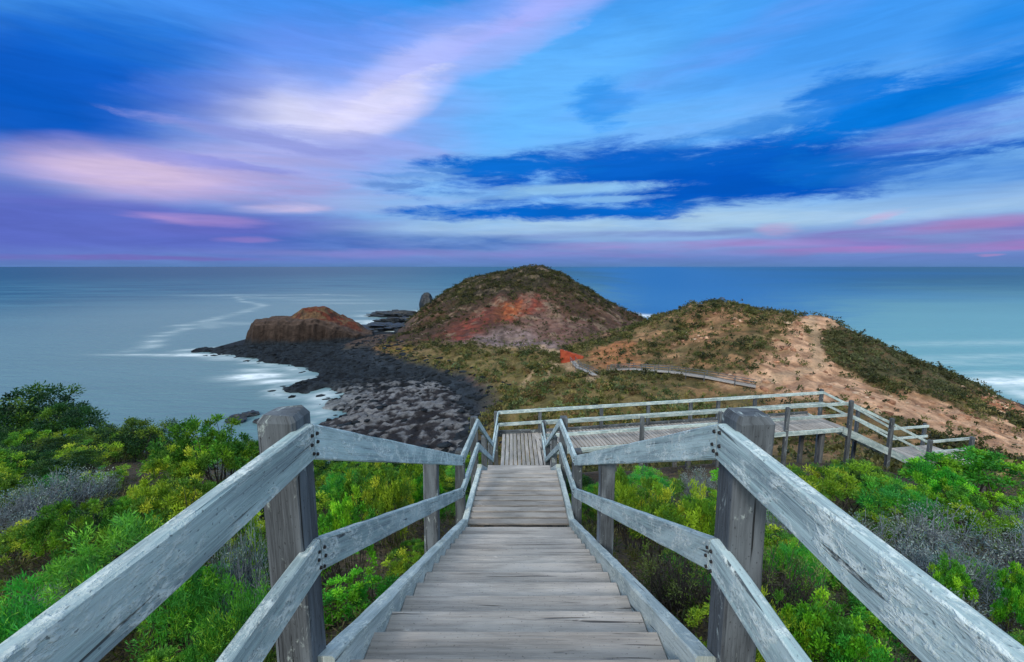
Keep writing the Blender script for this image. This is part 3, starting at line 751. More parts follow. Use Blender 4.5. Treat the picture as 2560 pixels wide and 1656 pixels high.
# ---------------------------------------------------------------- shrubs
def leaves(cent,outd,n,spread,llen,lwid,up,col,cvar,rs,fold=.0):
    """n leaves round every tuft centre; returns quads (V,F,colour)."""
    T=len(cent);N=T*n
    base=np.repeat(cent,n,0);od=np.repeat(outd,n,0)
    d=rs.normal(size=(N,3));d/=np.linalg.norm(d,axis=1,keepdims=True)+1e-9
    dirn=d*.95+od*.75+np.array([0,0,up]);dirn/=np.linalg.norm(dirn,axis=1,keepdims=True)+1e-9
    sp=np.repeat(np.broadcast_to(spread,(T,)),n)
    pos=base+dirn*(sp*rs.random(N)**.6)[:,None]+rs.normal(size=(N,3))*sp[:,None]*.18
    ld=dirn*.7+rs.normal(size=(N,3))*.45;ld/=np.linalg.norm(ld,axis=1,keepdims=True)+1e-9
    sd=np.cross(ld,rs.normal(size=(N,3)));sd/=np.linalg.norm(sd,axis=1,keepdims=True)+1e-9
    L=llen*rs.uniform(.6,1.3,N);W=lwid*rs.uniform(.7,1.3,N)
    V=np.empty((N,4,3));V[:,0]=pos;V[:,2]=pos+ld*L[:,None]
    mid=pos+ld*(L*.55)[:,None];nr=np.cross(ld,sd)
    V[:,1]=mid+sd*(W/2)[:,None]+nr*(fold*W)[:,None];V[:,3]=mid-sd*(W/2)[:,None]+nr*(fold*W)[:,None]
    c=np.repeat(col,n,0)*rs.uniform(1-cvar,1+cvar,(N,1))
    return V.reshape(-1,3),np.arange(N*4).reshape(N,4),np.repeat(c,4,0)
def tube(p0,p1,p2,r0,r1,k=5,sides=4):
    ts=np.linspace(0,1,k)[:,None];c=(1-ts)**2*p0+2*ts*(1-ts)*p1+ts**2*p2
    d=p2-p0;d=d/(np.linalg.norm(d)+1e-9);a=np.cross(d,[.3,.9,.1]);a/=np.linalg.norm(a)+1e-9;b_=np.cross(d,a)
    an=np.arange(sides)*2*math.pi/sides;rad=(r0+(r1-r0)*ts)
    V=(c[:,None,:]+rad[:,None,:]*(np.cos(an)[None,:,None]*a+np.sin(an)[None,:,None]*b_)).reshape(-1,3)
    F=[(i*sides+j,i*sides+(j+1)%sides,(i+1)*sides+(j+1)%sides,(i+1)*sides+j) for i in range(k-1) for j in range(sides)]
    return V,np.array(F)
def cat(parts):
    V=[];F=[];Cc=[];o=0
    for p in parts:
        V.append(p[0]);F.append(p[1]+o);o+=len(p[0])
        if len(p)>2: Cc.append(p[2])
    return np.concatenate(V),np.concatenate(F),(np.concatenate(Cc) if Cc else None)
HEX=lambda *a:[np.array(lin(x)) for x in a]
KIND={ # tufts, leaves per tuft, leaf length, width, up, tuft spread, colours (tip mix), dome height/radius, lumps
'olive':  dict(t=64,n=130,l=.046,w=.014,up=.6,s=.085,cols=HEX('78a024','8cb22c','568628','a4b834','487a28','66982a'),h=.95,stem=26,cv=.3),
'feather':dict(t=95,n=95,l=.060,w=.009,up=1.0,s=.12,cols=HEX('4a9a30','64ae34','3c8a34','80ba38','4c9c40'),h=1.15,stem=18,cv=.25),
'dark':   dict(t=90,n=115,l=.045,w=.016,up=.35,s=.11,cols=HEX('2a5226','365f2a','23482a','476f2a','2e5230','648529'),h=.95,stem=20,cv=.3),
'bright': dict(t=66,n=125,l=.042,w=.018,up=.6,s=.088,cols=HEX('5aa822','70ba28','48982a','86c02c','469230'),h=.9,stem=24,cv=.28),
'grey':   dict(t=60,n=34,l=.034,w=.010,up=.4,s=.13,cols=HEX('70868a','5f7a7e','7c9084','5f7858','8e9c98'),h=.75,stem=120,cv=.25),
'twig':   dict(t=34,n=42,l=.04,w=.012,up=.4,s=.10,cols=HEX('5a7a28','48682a','6a7a3a','758a4a'),h=1.0,stem=90,cv=.3),
}
def make_bush(kind,seed):
    k=KIND[kind];rs=np.random.default_rng(seed);R=.7;H=R*k['h']*1.15
    T=k['t']
    # crown of several unequal lobes so that the outline is uneven
    nl=rs.integers(4,7);la=rs.uniform(0,2*math.pi,nl);lr=rs.uniform(.15,.5,nl)*R
    lc=np.stack([np.cos(la)*lr,np.sin(la)*lr,rs.uniform(.35,.62,nl)*H],1);lc[0]=(0,0,H*.58);ls=rs.uniform(.32,.55,nl)*R;ls[0]=.55*R
    w=rs.integers(0,nl,T)
    d=rs.normal(size=(T,3));d[:,2]=np.abs(d[:,2])*1.0-.25;d/=np.linalg.norm(d,axis=1,keepdims=True)
    rad=ls[w]*rs.uniform(.72,1.06,T)
    cent=lc[w]+d*rad[:,None]*np.array([1,1,.9]);cent[:,2]=np.clip(cent[:,2],.06,None)
    cols=np.array(k['cols'])[rs.integers(0,len(k['cols']),T)]*rs.uniform(.75,1.25,(T,1))
    spread=k['s']*rs.uniform(.7,1.35,T)
    V,F,Cc=leaves(cent,d,k['n'],spread,k['l'],k['w'],k['up'],cols,k['cv'],rs,.12)
    stems=[]
    for i in range(k['stem']):
        e=cent[i%T]+rs.normal(size=3)*.05 if kind in('grey','twig') else cent[i%T]
        if kind in('grey','twig'): e=e+np.array([0,0,rs.uniform(-.05,.14)])
        b_=np.array([rs.normal()*.07,rs.normal()*.07,-.25]);m_=(b_+e)/2+np.array([rs.normal()*.09,rs.normal()*.09,-.08])+np.array([e[0]*.25,e[1]*.25,0])
        stems.append(tube(b_,m_,e,rs.uniform(.008,.016),.0025))
        for q in range(3 if kind in('grey','twig') else 1):
            f0=b_*(.25)+e*.75+rs.normal(size=3)*.03;f1=f0+rs.normal(size=3)*np.array([.11,.11,.09])+np.array([0,0,.09])
            stems.append(tube(f0,(f0+f1)/2+rs.normal(size=3)*.02,f1,.004,.0015,3,3 if False else 4))
    return (V,F,Cc),cat(stems)
m,nt,b=new_mat('grey_twigs');g=G(nt);tc=g.n('ShaderNodeTexCoord').outputs['Object'];n_=g.noise(tc,14,4)
g.l(g.mix(g.rng(n_.outputs['Fac'],.3,.7),lin('4d5458'),lin('86929a')),b.inputs['Base Color']);b.inputs['Roughness'].default_value=.9;M['grey_stem']=m
PROTO={}
def proto(kind,variant):
    key=(kind,variant)
    if key not in PROTO:
        lv,stm=make_bush(kind,hash_seed(kind)+variant*17)
        PROTO[key]=(lv,stm,None,None)
    return PROTO[key]
def hash_seed(s): return sum(ord(c)*(i+3) for i,c in enumerate(s))
FIRST={}
def place_bush(kind,x,y,R,zt,label,group=None,variant=None,rz=None):
    gz=ground_at(x,y);variant=rng.integers(0,3) if variant is None else variant
    H=.7*KIND[kind]['h']*1.15
    s=R/.70;sz=max(.35,(zt-gz))/ (H*1.08)
    key=(kind,int(variant))
    if key not in FIRST:
        lv,stm=make_bush(kind,hash_seed(kind)+int(variant)*17)
        root=bpy.data.objects.new('shrub',None);root.empty_display_size=.2;link(root)
        f=mesh_np('foliage',lv[0],lv[1],M['leaf'],root,col=lv[2])
        t_=mesh_np('stems',stm[0],stm[1],M['grey_stem'] if kind=='grey' else M['stem'],root)
        FIRST[key]=root
        o=root
    else:
        src=FIRST[key];o=src.copy();C.objects.link(o)
        for ch in src.children:
            c=ch.copy();C.objects.link(c);c.parent=o
    o.location=(x,y,gz+EYE-.03);o.scale=(s,s,sz);o.rotation_euler=(0,0,rng.uniform(0,6.28) if rz is None else rz)
    for k_ in ('group',):
        if k_ in o: del o[k_]
    tag(o,label,'shrub',group)
    return o
SPEC=[ # kind, x, y, radius, top, label
('dark',-17.36,15.5,2.2,-4.41,'tallest dark green shrub, standing against the sea at the left edge'),
('dark',-15.04,14.5,1.33,-4.63,'dark green shrub on the right shoulder of the tallest dark shrub'),
('dark',-10.68,12,1.15,-4.26,'rounded dark shrub with lit top, alone against the sea above bare soil'),
('olive',-6.41,9.2,1.21,-3.11,'big yellow green shrub with a pointed top against the sea, left of the post'),
('olive',-5.72,9.6,.62,-3.75,'yellow green shrub tucked beside the left newel post, under the dark rocks'),
('olive',-6.42,8.2,.75,-3.38,'yellow tipped shrub at the right end of the bare soil patch'),
('dark',-12.82,12,1.1,-4.82,'low dark shrub between the tallest dark shrub and the grey twiggy one'),
('grey',-8.06,7.6,.95,-3.65,'largest grey twiggy shrub on the left, below the bare soil patch'),
('grey',-7.64,6.6,.8,-3.48,'grey twiggy shrub at the left edge of the picture'),
('grey',-8.27,8.6,.52,-4.26,'small grey twiggy shrub touching the left end of the bare soil patch'),
('feather',-3.91,4.1,.8,-2.43,'large feathery bright green shrub at the lower left'),
('feather',-3.63,3.2,.62,-2.32,'feathery bright green shrub in the bottom left corner'),
('feather',-2.91,3.6,.48,-2.33,'feathery green shrub just above the near left rail'),
('olive',-4.9,6.2,.69,-3.01,'lime green shrub above the middle of the near left rail'),
('olive',-3.5,5.2,.48,-2.63,'small yellow green shrub close behind the near left rail'),
('olive',-5.37,6,.49,-3.17,'small shrub between the lime green shrub and the grey twigs'),
('olive',-5.61,5.4,.55,-2.94,'bright yellow tipped shrub above the feathery one at lower left'),
('feather',-1.95,2.9,.35,-2.1,'small feathery shrub framed under the near left rail'),
('grey',-2.57,4,.37,-2.5,'small grey shrub in the gap left of the nearest left post'),
('bright',13.97,12.8,2.2,-5.51,'huge fresh green shrub at the right edge below the sandy hill'),
('bright',11.15,11.2,.91,-5.14,'fresh green shrub at the left foot of the huge green shrub'),
('olive',7.01,10.2,1.14,-4.68,'wide yellow green shrub right behind the scarred right post'),
('olive',8.5,10.4,1.16,-4.88,'yellow green shrub below the middle of the far steps'),
('feather',8.37,9.4,1.05,-4.66,'soft feathery green shrub in the middle of the right slope'),
('olive',10.49,13.2,1.07,-5.85,'low shrub in front of the walkway end post'),
('dark',9.7,12.2,.74,-5.47,'small very dark shrub below the walkway end'),
('grey',5.76,6.6,.9,-3.95,'grey twiggy shrub just above the near right rail'),
('grey',7.55,7.4,1.13,-4.22,'widest grey twiggy shrub on the right slope'),
('grey',8.1,6.4,1.0,-3.93,'grey twiggy shrub at the right edge of the picture'),
('grey',5.81,5.4,.82,-3.67,'grey twiggy shrub behind the two bright green tufts'),
('bright',5.17,4.9,.30,-3.40,'bright green cushion tuft standing out of grey twigs, the left one'),
('bright',5.95,4.9,.27,-3.42,'bright green cushion tuft at the right edge, upper of the two there'),
('bright',4.72,4.6,.2,-3.42,'tiny bright green tuft nearest the near right rail'),
('bright',5.45,4.4,.23,-3.37,'bright green cushion tuft at the right edge, lower of the two there'),
('olive',7.29,8.2,.75,-4.68,'yellow flowering shrub above the grey twigs on the right slope'),
('olive',9.63,8.6,.79,-4.82,'yellow green shrub under the huge green shrub at the right edge'),
('bright',2.47,3.2,.42,-2.58,'vivid green leafy shrub under the near right rail'),
('olive',2.1,3.3,.30,-2.55,'yellow tipped shrub between the right post and the vivid green one'),
('bright',2.42,2.7,.36,-2.48,'vivid green shrub at the bottom edge under the near right rail'),
('olive',2.36,6.4,.78,-3.11,'lime green shrub framed between the right upper and lower rails'),
('olive',2.95,6.2,.44,-3.14,'lime shrub half hidden by the scarred right post'),
('olive',2.09,7.2,.51,-3.61,'small lime shrub beside the second right post'),
('twig',1.85,4.6,.65,-2.93,'bare dark branched shrub under the right lower rail'),
('twig',2.83,4.4,.54,-2.85,'bare dark branched shrub right of the scarred post'),
('olive',-2.44,7.4,.68,-3.32,'yellow green shrub seen between the left rails, beside the big post'),
('olive',-1.85,6.6,.47,-3.06,'golden tipped shrub seen between the left rails, by the slim post'),
('bright',-2.0,5.2,.48,-2.74,'fresh green shrub seen between the left rails, nearest the viewer'),
('olive',-1.95,9.6,.68,-4.0,'shrub poking above the left upper rail against the beach'),
('feather',-2.96,7.6,.62,-3.53,'feathery shrub behind the yellow green one between the left rails'),
('bright',-1.55,7.6,.42,-3.6,'fresh green shrub behind the slim second left post'),
('olive',2.26,9.5,.58,-4.31,'dark tipped shrub behind the right ramp rail'),
('feather',3.63,5.4,.44,-3.44,'feathery shrub right of the scarred post under the rail'),
]
for k_ in SPEC: place_bush(*k_[:5],k_[5])
taken=[(s[1],s[2],s[3]) for s in SPEC]+[(-9.2,11.0,1.5),(-7.9,10.4,.9),(11.2,15.4,1.5),(12.6,15.8,1.2)]
GN={'olive':'yellow green','feather':'feathery green','dark':'dark green','bright':'fresh green','grey':'grey twiggy','twig':'bare branched'}
cands=[]
y=1.6
while y<17.5:
    st_=.62+.042*y
    x=-1.15*y-1.6
    while x<1.15*y+1.6:
        cands.append((x+rng.uniform(-.35,.35)*st_,y+rng.uniform(-.35,.35)*st_));x+=st_
    y+=st_*.9
nfill=0
for (x,y) in cands:
    R=rng.uniform(.42,.72)*(1+.025*y)
    xc=SH*y
    if y<6: R*=.8
    if abs(x-xc)<1.0+.66*R: continue
    if x>0 and y>13.2-.05*x and x<20.5: continue          # walkway and the bare slope under it
    if any(math.hypot(x-a,y-b_)<.78*r_+.25*R for a,b_,r_ in taken): continue
    left=x<0
    if left: kind=rng.choice(['olive','feather','dark','grey','bright'],p=[.46,.22,.12,.06,.14])
    else: kind=rng.choice(['olive','feather','grey','bright','twig','dark'],p=[.44,.16,.11,.16,.07,.06])
    if left and x<-9 and y>9: kind=rng.choice(['dark','olive'],p=[.75,.25])
    gz=ground_at(x,y);zt=gz+R*rng.uniform(.75,1.15)
    sl=x/y
    lim=.345 if left else .435
    if left and sl<-1.0: lim=.30
    if left and sl>-.45: lim=.40
    zt=min(zt,-lim*y)
    if zt-gz<.22: continue
    zone='near' if y<6.5 else 'far'
    where={(True,'near'):'close to the left handrail',(True,'far'):'farther down the left slope',(False,'near'):'close to the right handrail',(False,'far'):'farther down the right slope'}[(left,zone)]
    place_bush(kind,x,y,R,zt,'%s filler shrub in the thicket %s'%(GN[kind],where) if False else '%s shrub, one of many in the thicket %s'%(GN[kind],where),'%s shrubs %s'%(GN[kind],where))
    taken.append((x,y,R*.55));nfill+=1
print('filler shrubs',nfill)
# low cover between the shrubs
N=8000
gx=rng.uniform(-1,1,N);gy=rng.uniform(1.0,26,N);gx=gx*(1.2*gy+2.5)
ok=(np.abs(gx-SH*gy)>.85);ok&=~((gx>-1)&(gy>12.4)&(gy<18.6)&(gx<13.4)&(rng.random(N)<.85))
for a,b_,r_ in [(-9.2,11.0,1.5),(-7.9,10.4,.9),(11.2,15.4,1.5),(12.6,15.8,1.2)]: ok&=~((np.hypot(gx-a,gy-b_)<r_)&(rng.random(N)<.8))
gx=gx[ok];gy=gy[ok];gz=height(gx,gy)+EYE
cent=np.stack([gx,gy,gz+.03],1);cc=np.array(HEX('5a6e2c','6f7a3a','45602c','7a7448','5a5a3c'))[rng.integers(0,5,len(gx))]
V,F,Cc=leaves(cent,np.tile([0,0,1.],(len(gx),1)),26,.16,.085,.014,.7,cc,.3,rng,.1)
# the same low cover goes on, bushier, past both sides of the view
n2_=3600;ex=rng.uniform(-34,34,n2_);ey=rng.uniform(-6,27,n2_)
ke=(np.abs(ex)>1.15*np.maximum(ey,0)+1.8)&(np.abs(ex)>1.3);ex=ex[ke];ey=ey[ke]
ec=np.stack([ex,ey,height(ex,ey)+EYE+.18],1);eo=rng.normal(size=(len(ex),4,3))*np.array([.3,.3,.14])
ec=(ec[:,None,:]+eo).reshape(-1,3)
ecl=np.repeat(np.array(HEX('5c8628','4a8a30','7ea024','365f2a','69962a'))[rng.integers(0,5,len(ex))],4,0)*rng.uniform(.7,1.2,(len(ec),1))
V2,F2,C2=leaves(ec,np.tile([0,0,1.],(len(ec),1)),34,.22,.085,.026,.7,ecl,.3,rng,.1)
V,F,Cc=cat([(V,F,Cc),(V2,F2,C2)])
tag(mesh_np('ground_cover',V,F,M['leaf'],col=Cc),kind='stuff')
# scrub on the far hills and the saddle
N=60000
px=rng.uniform(-66,128,N);py=rng.uniform(24,330,N)
pz=height(px,py);ccol,cd=terrain_colour(px,py,pz)
cd=np.where((py<45),.55,cd)
cd=cd*(.35+1.0*sst(-.25,.2,fbm(px/6,py/6,3,211)))
keep=(pz>-30.2)&(rng.random(N)<cd*np.clip(1.05-.0016*py,.5,1))&(np.abs(px)<1.25*py+10)
for a,b_ in list(zip(sp[:-1],sp[1:]))+list(zip(sp2[:-1],sp2[1:])): keep&=segdist(px,py,[(a.x,a.y),(b_.x,b_.y)])>1.6
for pts,wd in PATHS: keep&=segdist(px,py,pts)>wd*.7
keep&=~((px>10.5)&(px<19)&(py>106)&(py<112.5))
px=px[keep];py=py[keep];pz=pz[keep];ccol=ccol[keep];cd=cd[keep];n=len(px)
print('scrub clumps',n)
size=rng.uniform(.3,1.0,n)**1.3*(1+.0012*py)*(.75+.5*sst(-.2,.3,fbm(px/7,py/7,3,210)))
nz=fbm(px/9,py/9,3,200)[:,None]
base=np.array(HEX('454a24','55592e','383f26','646035','4d5030','756a44','6f5a40'))[rng.integers(0,6,n)]
hill2=sst(150,180,py)[:,None];base=base*(1-hill2*.35)
isw=sst(-6,6,sdf(px,py,REG['isth']))[:,None]
base=base*(1-isw)+isw*np.array(HEX('6c6c36','7a7440','566032','85764a','6e7a50','806648','4c5a30'))[rng.integers(0,7,n)]
fl=sst(-4,4,sdf(px,py,REG['flank']))[:,None];base=base*(1-fl*.7)+fl*.7*np.array(HEX('474a2c','54583a'))[rng.integers(0,2,n)]
base=base*(1+.45*nz)*rng.uniform(.8,1.2,(n,1))
cent=np.stack([px,py,pz+EYE+size*.22],1)
bigm=(rng.random(n)<.15+.22*isw[:,0])&(cd>.35);nb2=int(bigm.sum());bc_=np.repeat(cent[bigm],7,0)+rng.normal(size=(nb2*7,3))*np.array([.75,.75,.28])+np.array([0,0,.25]);bb_=np.repeat(base[bigm]*rng.uniform(.45,1.1,(nb2,1)),7,0)*rng.uniform(.8,1.2,(nb2*7,1))
Vb,Fb,Cb=leaves(bc_,np.tile([0,0,1.],(len(bc_),1)),14,np.full(len(bc_),.42),.36,.24,.35,bb_,.25,rng,.1)
V,F,Cc=leaves(cent,np.tile([0,0,1.],(n,1)),13,size*.8,.40,.26,.35,base,.25,rng,.1)
V,F,Cc=cat([(V,F,Cc),(Vb,Fb,Cb)])
tag(mesh_np('hill_scrub',V,F,M['leaf'],col=Cc),kind='stuff')
# ---------------------------------------------------------------- sky, light, camera
w=bpy.data.worlds.new('World');sc.world=w;w.use_nodes=True
nt=w.node_tree;nt.nodes.clear();g=G(nt)
SUN_EL,SUN_AZ=math.radians(30),math.radians(-158)       # behind the viewer, to the left; az clockwise from +y
skyt=g.n('ShaderNodeTexSky',sky_type='NISHITA',sun_disc=False,sun_elevation=SUN_EL,sun_rotation=SUN_AZ)
gen=g.n('ShaderNodeTexCoord').outputs['Generated']
sx=g.n('ShaderNodeSeparateXYZ');g.l(gen,sx.inputs[0])
az=g.math('MULTIPLY',g.math('ARCTAN2',sx.outputs[0],sx.outputs[1]),57.29578)
el=g.math('MULTIPLY',g.math('ARCSINE',sx.outputs[2]),57.29578)
cx=g.n('ShaderNodeCombineXYZ');g.l(az,cx.inputs[0]);g.l(el,cx.inputs[1]);V0=cx.outputs[0]
def warp(scale,amp,detail,dist=0.0,rot=0.0):
    n=g.noise(g.mapping(V0,scale,rot=(0,0,rot)),1.0,detail,.58,dist)
    s=g.n('ShaderNodeVectorMath',operation='SUBTRACT');g.l(n.outputs['Color'],s.inputs[0]);s.inputs[1].default_value=(.5,.5,.5)
    k=g.n('ShaderNodeVectorMath',operation='MULTIPLY');g.l(s.outputs[0],k.inputs[0]);k.inputs[1].default_value=(*amp,0)
    a=g.n('ShaderNodeVectorMath',operation='ADD');g.l(V0,a.inputs[0]);g.l(k.outputs[0],a.inputs[1])
    return a.outputs[0]
WARP=[warp((.05,.11,1),(5,1.8),3),warp((.05,.34,1),(10,1.9),5,.3,.06),warp((.10,.4,1),(7,1.5),6,.35,.08)]
RANGE=[(0,.8),(0,.7),(.02,.70)];GROW=[1.40,1.40,1.55]
ns_=g.noise(g.mapping(V0,(.05,.22,1),rot=(0,0,.12)),1.0,5,.6,.3);nr_=g.noise(g.mapping(V0,(.11,.52,1),rot=(0,0,.12)),1.0,8,.70,.35)
BRK=[g.math('MULTIPLY_ADD',ns_.outputs['Fac'],.7,-.35),g.math('MULTIPLY_ADD',ns_.outputs['Fac'],.6,-.3),g.math('MULTIPLY_ADD',nr_.outputs['Fac'],1.9,-.93)]
stre=g.noise(g.mapping(V0,(.07,.55,1),rot=(0,0,.09)),1.0,6,.6,.4)
streak=g.rng(stre.outputs['Fac'],.32,.66,.35,1.0)
rp=g.n('ShaderNodeValToRGB');g.l(g.math('DIVIDE',el,30.0),rp.inputs[0])
stops=[(0,'5a80b8'),(.03,'6884c6'),(.09,'7fa0d8'),(.17,'86b6ea'),(.33,'7cbaf6'),(.55,'62b2fc'),(.8,'419cf2'),(1,'2a8ae8')]
e=rp.color_ramp.elements
while len(e)<len(stops): e.new(.5)
for q,(p_,h_) in zip(e,stops): q.position=p_;q.color=(*lin(h_),1)
c=rp.outputs[0]
LAYERS=[ # azimuth, elevation, half-width, half-height (degrees), tilt, colour, strength, edge (0 soft, 1 streaky, 2 ragged)
(6.6, 18.4, 21.9, 10.34, 10, '68b8ff', 0.8, 0),
(-27.2, 24.0, 14.2, 3.81, 10, '4a86ea', 0.6, 0),
(33.6, 20.9, 18.1, 4.48, 0, '3a92f0', 0.6, 0),
(44.9, 18.0, 4.5, 4.0, 0, '0a82e4', 0.8, 0),
(-6.8, 9.7, 23.4, 4.14, 3, '84b6ee', 0.75, 1),
(-23.9, 13.3, 18.5, 6.44, 18, '93a4ec', 0.8, 0),
(-22.5, 20.7, 14.2, 4.22, 25, '7494f0', 0.6, 0),
(-29.8, 10.0, 11.8, 3.4, 6, 'b4aee2', 0.75, 1),
(-27.0, 16.2, 12.2, 3.6, 14, 'b4c0f4', 0.75, 0),
(-22.8, 15.9, 9.1, 2.16, 8, 'd6d8f8', 0.9, 0),
(-16.9, 17.2, 8.0, 2.63, 35, 'd8d8fa', 0.85, 0),
(-12.5, 20.2, 9.2, 2.95, 50, 'd0d0fb', 0.95, 0),
(-6.0, 23.8, 14.8, 3.3, 33, 'a4b4fb', 0.75, 0),
(4.9, 27.4, 11.8, 2.15, 32, 'acb2fb', 0.7, 0),
(26.1, 22.4, 20.2, 1.62, 24, '6d9ff4', 0.5, 1),
(-26.7, 8.3, 13.8, 2.14, -3, 'a49cd4', 0.8, 1),
(-13.5, 7.6, 9.4, 0.98, 4, '94b2e4', 0.8, 1),
(-42.6, 15.8, 13.0, 6.63, 8, '0458c4', 0.97, 0),
(-45.3, 12.3, 8.4, 3.66, 4, '0858c0', 0.95, 0),
(-37.0, 19.5, 8.3, 3.05, 8, '146cd6', 0.7, 1),
(-47.0, 6.0, 6.4, 3.12, 0, '5c68c4', 0.8, 0),
(-41.0, 3.8, 27.7, 3.32, 0, '5a69c2', 0.95, 0),
(-38.1, 8.7, 9.7, 2.42, 3, 'c4b2de', 0.9, 0),
(-39.0, 8.8, 6.9, 1.31, 3, 'd6c2de', 0.75, 1),
(-33.3, 4.7, 4.8, 0.56, -2, 'c69fd2', 0.85, 1),
(-26.0, 6.4, 4.7, 0.59, 6, 'cbbee2', 0.85, 1),
(-29.1, 2.9, 2.8, 0.27, 0, 'a084cc', 0.8, 1),
(-27.0, 4.4, 12.6, 1.1, 6, '666cc4', 0.6, 1),
(-38.4, 5.4, 10.7, 0.64, -3, '6a6cc6', 0.5, 1),
(-33.9, 10.5, 5.7, 0.56, -6, '8f92dc', 0.6, 2),
(-29.8, 10.4, 4.7, 0.34, -6, '8a92dc', 0.6, 2),
(-18.0, 13.6, 10.3, 0.89, -4, '9aa4e4', 0.6, 2),
(-28.0, 13.1, 8.8, 0.67, -8, '8d98de', 0.7, 2),
(-0.5, 23.7, 11.5, 1.17, 35, '8fb4fb', 0.6, 2),
(-31.5, 17.8, 6.6, 1.27, 22, '5a80dc', 0.3, 2),
(-9.4, 25.5, 9.7, 1.48, 25, '6f9cf4', 0.6, 2),
(-14.5, 18.2, 6.2, 1.1, 42, 'e2e0fb', 0.6, 2),
(18.8, 5.2, 33.5, 1.65, 1, 'a8cae6', 0.95, 1),
(2.1, 3.9, 22.0, 1.04, 0, '9cbce0', 0.8, 1),
(43.7, 5.3, 11.6, 1.33, 3, 'a4c4e6', 0.75, 1),
(24.6, 14.5, 23.7, 3.36, 8, '78aef2', 0.6, 1),
(19.5, 10.8, 25.6, 2.83, 2, '065ec8', 1.0, 2),
(25.8, 9.0, 15.2, 2.32, 3, '0458c2', 1.0, 2),
(15.7, 11.7, 15.8, 1.29, 3, '0a62ca', 0.9, 2),
(-0.6, 11.8, 8.8, 1.05, -2, '0c6cd0', 1.0, 2),
(6.3, 6.6, 17.1, 0.86, 1, '0666cc', 1.0, 2),
(33.9, 9.7, 5.4, 1.22, -4, '0c68ca', 0.95, 2),
(7.8, 9.1, 9.7, 0.64, 2, '8cc0ec', 0.95, 2),
(11.9, 8.0, 5.5, 0.29, 2, '86bcec', 0.8, 2),
(39.3, 14.5, 8.6, 1.99, 10, '0674d8', 1.0, 2),
(45.3, 14.9, 4.3, 1.03, 20, '0c7adc', 0.9, 2),
(34.7, 16.0, 3.8, 2.08, 0, '0a7ae0', 0.9, 2),
(25.8, 14.4, 7.9, 0.83, 10, '3f8ee4', 0.85, 2),
(10.6, 18.2, 3.0, 2.14, 0, '2f94f0', 0.8, 2),
(17.3, 18.6, 6.0, 0.91, 10, '55a0f2', 0.55, 2),
(44.5, 7.9, 8.0, 2.21, 4, '3f80d2', 0.75, 1),
(43.8, 12.1, 7.5, 1.44, 12, '7c9ce6', 0.65, 1),
(-13.9, 9.5, 3.9, 0.38, 0, '5f8cd2', 0.8, 2),
(-11.9, 10.7, 4.5, 0.28, 0, '5f94da', 0.7, 2),
(-9.8, 11.4, 3.0, 0.24, 0, '4f8ad6', 0.7, 2),
(42.5, 2.9, 15.1, 1.38, 1, '8074be', 0.95, 1),
(40.9, 1.7, 14.4, 0.48, 1, 'a67cc2', 0.9, 1),
(19.0, 2.4, 17.1, 0.5, 0, 'a08acc', 0.9, 1),
(45.7, 3.6, 6.7, 0.51, 5, 'b088c0', 0.65, 1),
(15.0, 3.8, 16.3, 0.5, 0, '6f86c8', 0.8, 1),
(-10.0, 2.9, 17.4, 1.13, 0, '3a68b8', 0.85, 1),
(29.0, 3.9, 2.4, 0.82, 0, 'c4a4d0', 0.75, 1),
(38.6, 4.8, 1.5, 0.56, 25, 'cba6d0', 0.75, 1),
(45.4, 1.0, 0.7, 0.15, 0, 'b48cc4', 0.7, 1),
(-41.3, 0.8, 12.7, 0.28, 0, '7468b6', 0.8, 1),
(0.5, 1.6, 29.3, 0.47, 0, '8684ca', 0.7, 1),
]
for a_,e_,ra,re,rot,h_,s_,k_ in LAYERS:
    mp=g.mapping(WARP[k_],(ra*GROW[k_],re*GROW[k_],1),(a_,e_,0),(0,0,math.radians(rot)*.6),'TEXTURE')
    gr=g.n('ShaderNodeTexGradient',gradient_type='SPHERICAL');g.l(mp,gr.inputs[0])
    bf=g.math('MULTIPLY',BRK[k_],g.rng(gr.outputs['Fac'],0,.12))
    f=g.rng(g.math('ADD',gr.outputs['Fac'],bf),RANGE[k_][0],RANGE[k_][1],0,s_)
    if k_==1: f=g.math('MULTIPLY',f,streak)
    c=g.mix(f,c,lin(h_))
# fine drawn-out streaks through all of it
fs_=g.noise(g.mapping(V0,(.10,.85,1),rot=(0,0,.13)),1.0,7,.66,.5)
sl_=g.n('ShaderNodeVectorMath',operation='SCALE');g.l(c,sl_.inputs[0]);g.l(g.rng(fs_.outputs['Fac'],.25,.75,.93,1.09),sl_.inputs['Scale']);c=sl_.outputs[0]
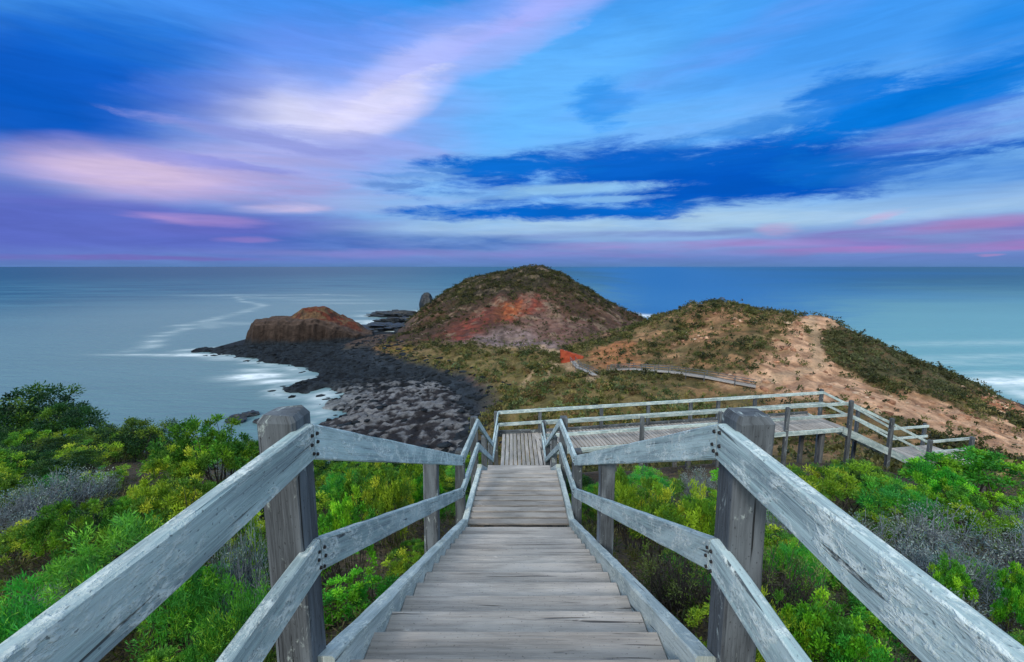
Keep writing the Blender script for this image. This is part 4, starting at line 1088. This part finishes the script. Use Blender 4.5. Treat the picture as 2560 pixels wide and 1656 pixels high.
# overhead and behind the viewer: unseen evening sky, its bright cloud added as fill light
cn=g.noise(gen,2.2,5,.55,.3)
nis=g.n('ShaderNodeVectorMath',operation='SCALE');g.l(skyt.outputs[0],nis.inputs[0]);nis.inputs['Scale'].default_value=NISH
back=g.mix(g.rng(cn.outputs['Fac'],.35,.65,.35,.9),nis.outputs[0],FILL_CLOUD)
low_=g.n('ShaderNodeVectorMath',operation='SCALE');g.l(back,low_.inputs[0]);g.l(g.rng(el,0,45,.38,1.0),low_.inputs['Scale']);back=low_.outputs[0]
fb_=g.math('MAXIMUM',g.rng(g.math('ABSOLUTE',az),62,115),g.rng(el,32,52))
c=g.mix(fb_,c,back)
c=g.mix(g.rng(el,-1.0,-.2,1,0),c,lin('3a5a78'))
bg=g.n('ShaderNodeBackground');g.l(c,bg.inputs[0]);bg.inputs[1].default_value=1.0
out=g.n('ShaderNodeOutputWorld');g.l(bg.outputs[0],out.inputs[0])
w.cycles.sampling_method='MANUAL';w.cycles.sample_map_resolution=512
L=bpy.data.lights.new('sun','SUN');L.energy=SUNE;L.angle=math.radians(11);L.color=(1.0,.93,.84)
so=bpy.data.objects.new('sun',L);C.objects.link(so)
sv=Vector((math.sin(SUN_AZ)*math.cos(SUN_EL),math.cos(SUN_AZ)*math.cos(SUN_EL),math.sin(SUN_EL)))
so.rotation_euler=sv.to_track_quat('Z','Y').to_euler();so.location=(0,-10,60)
cd_=bpy.data.cameras.new('camera');co=bpy.data.objects.new('camera',cd_);C.objects.link(co)
co.location=(0,0,EYE);co.rotation_euler=(math.radians(90-8.056),0,0)
cd_.sensor_width=36;cd_.lens=36*455/1024;cd_.clip_start=.05;cd_.clip_end=200000
sc.camera=co
for o in bpy.data.objects:
    if '_w' in o: del o['_w']
sc.render.engine='CYCLES'
sc.cycles.use_denoising=True
sc.cycles.max_bounces=6;sc.cycles.diffuse_bounces=3;sc.cycles.glossy_bounces=3;sc.cycles.transmission_bounces=3
vs_=sc.view_settings;vs_.view_transform='Standard';vs_.look='None';vs_.exposure=0;vs_.gamma=1;vs_.use_curve_mapping=False
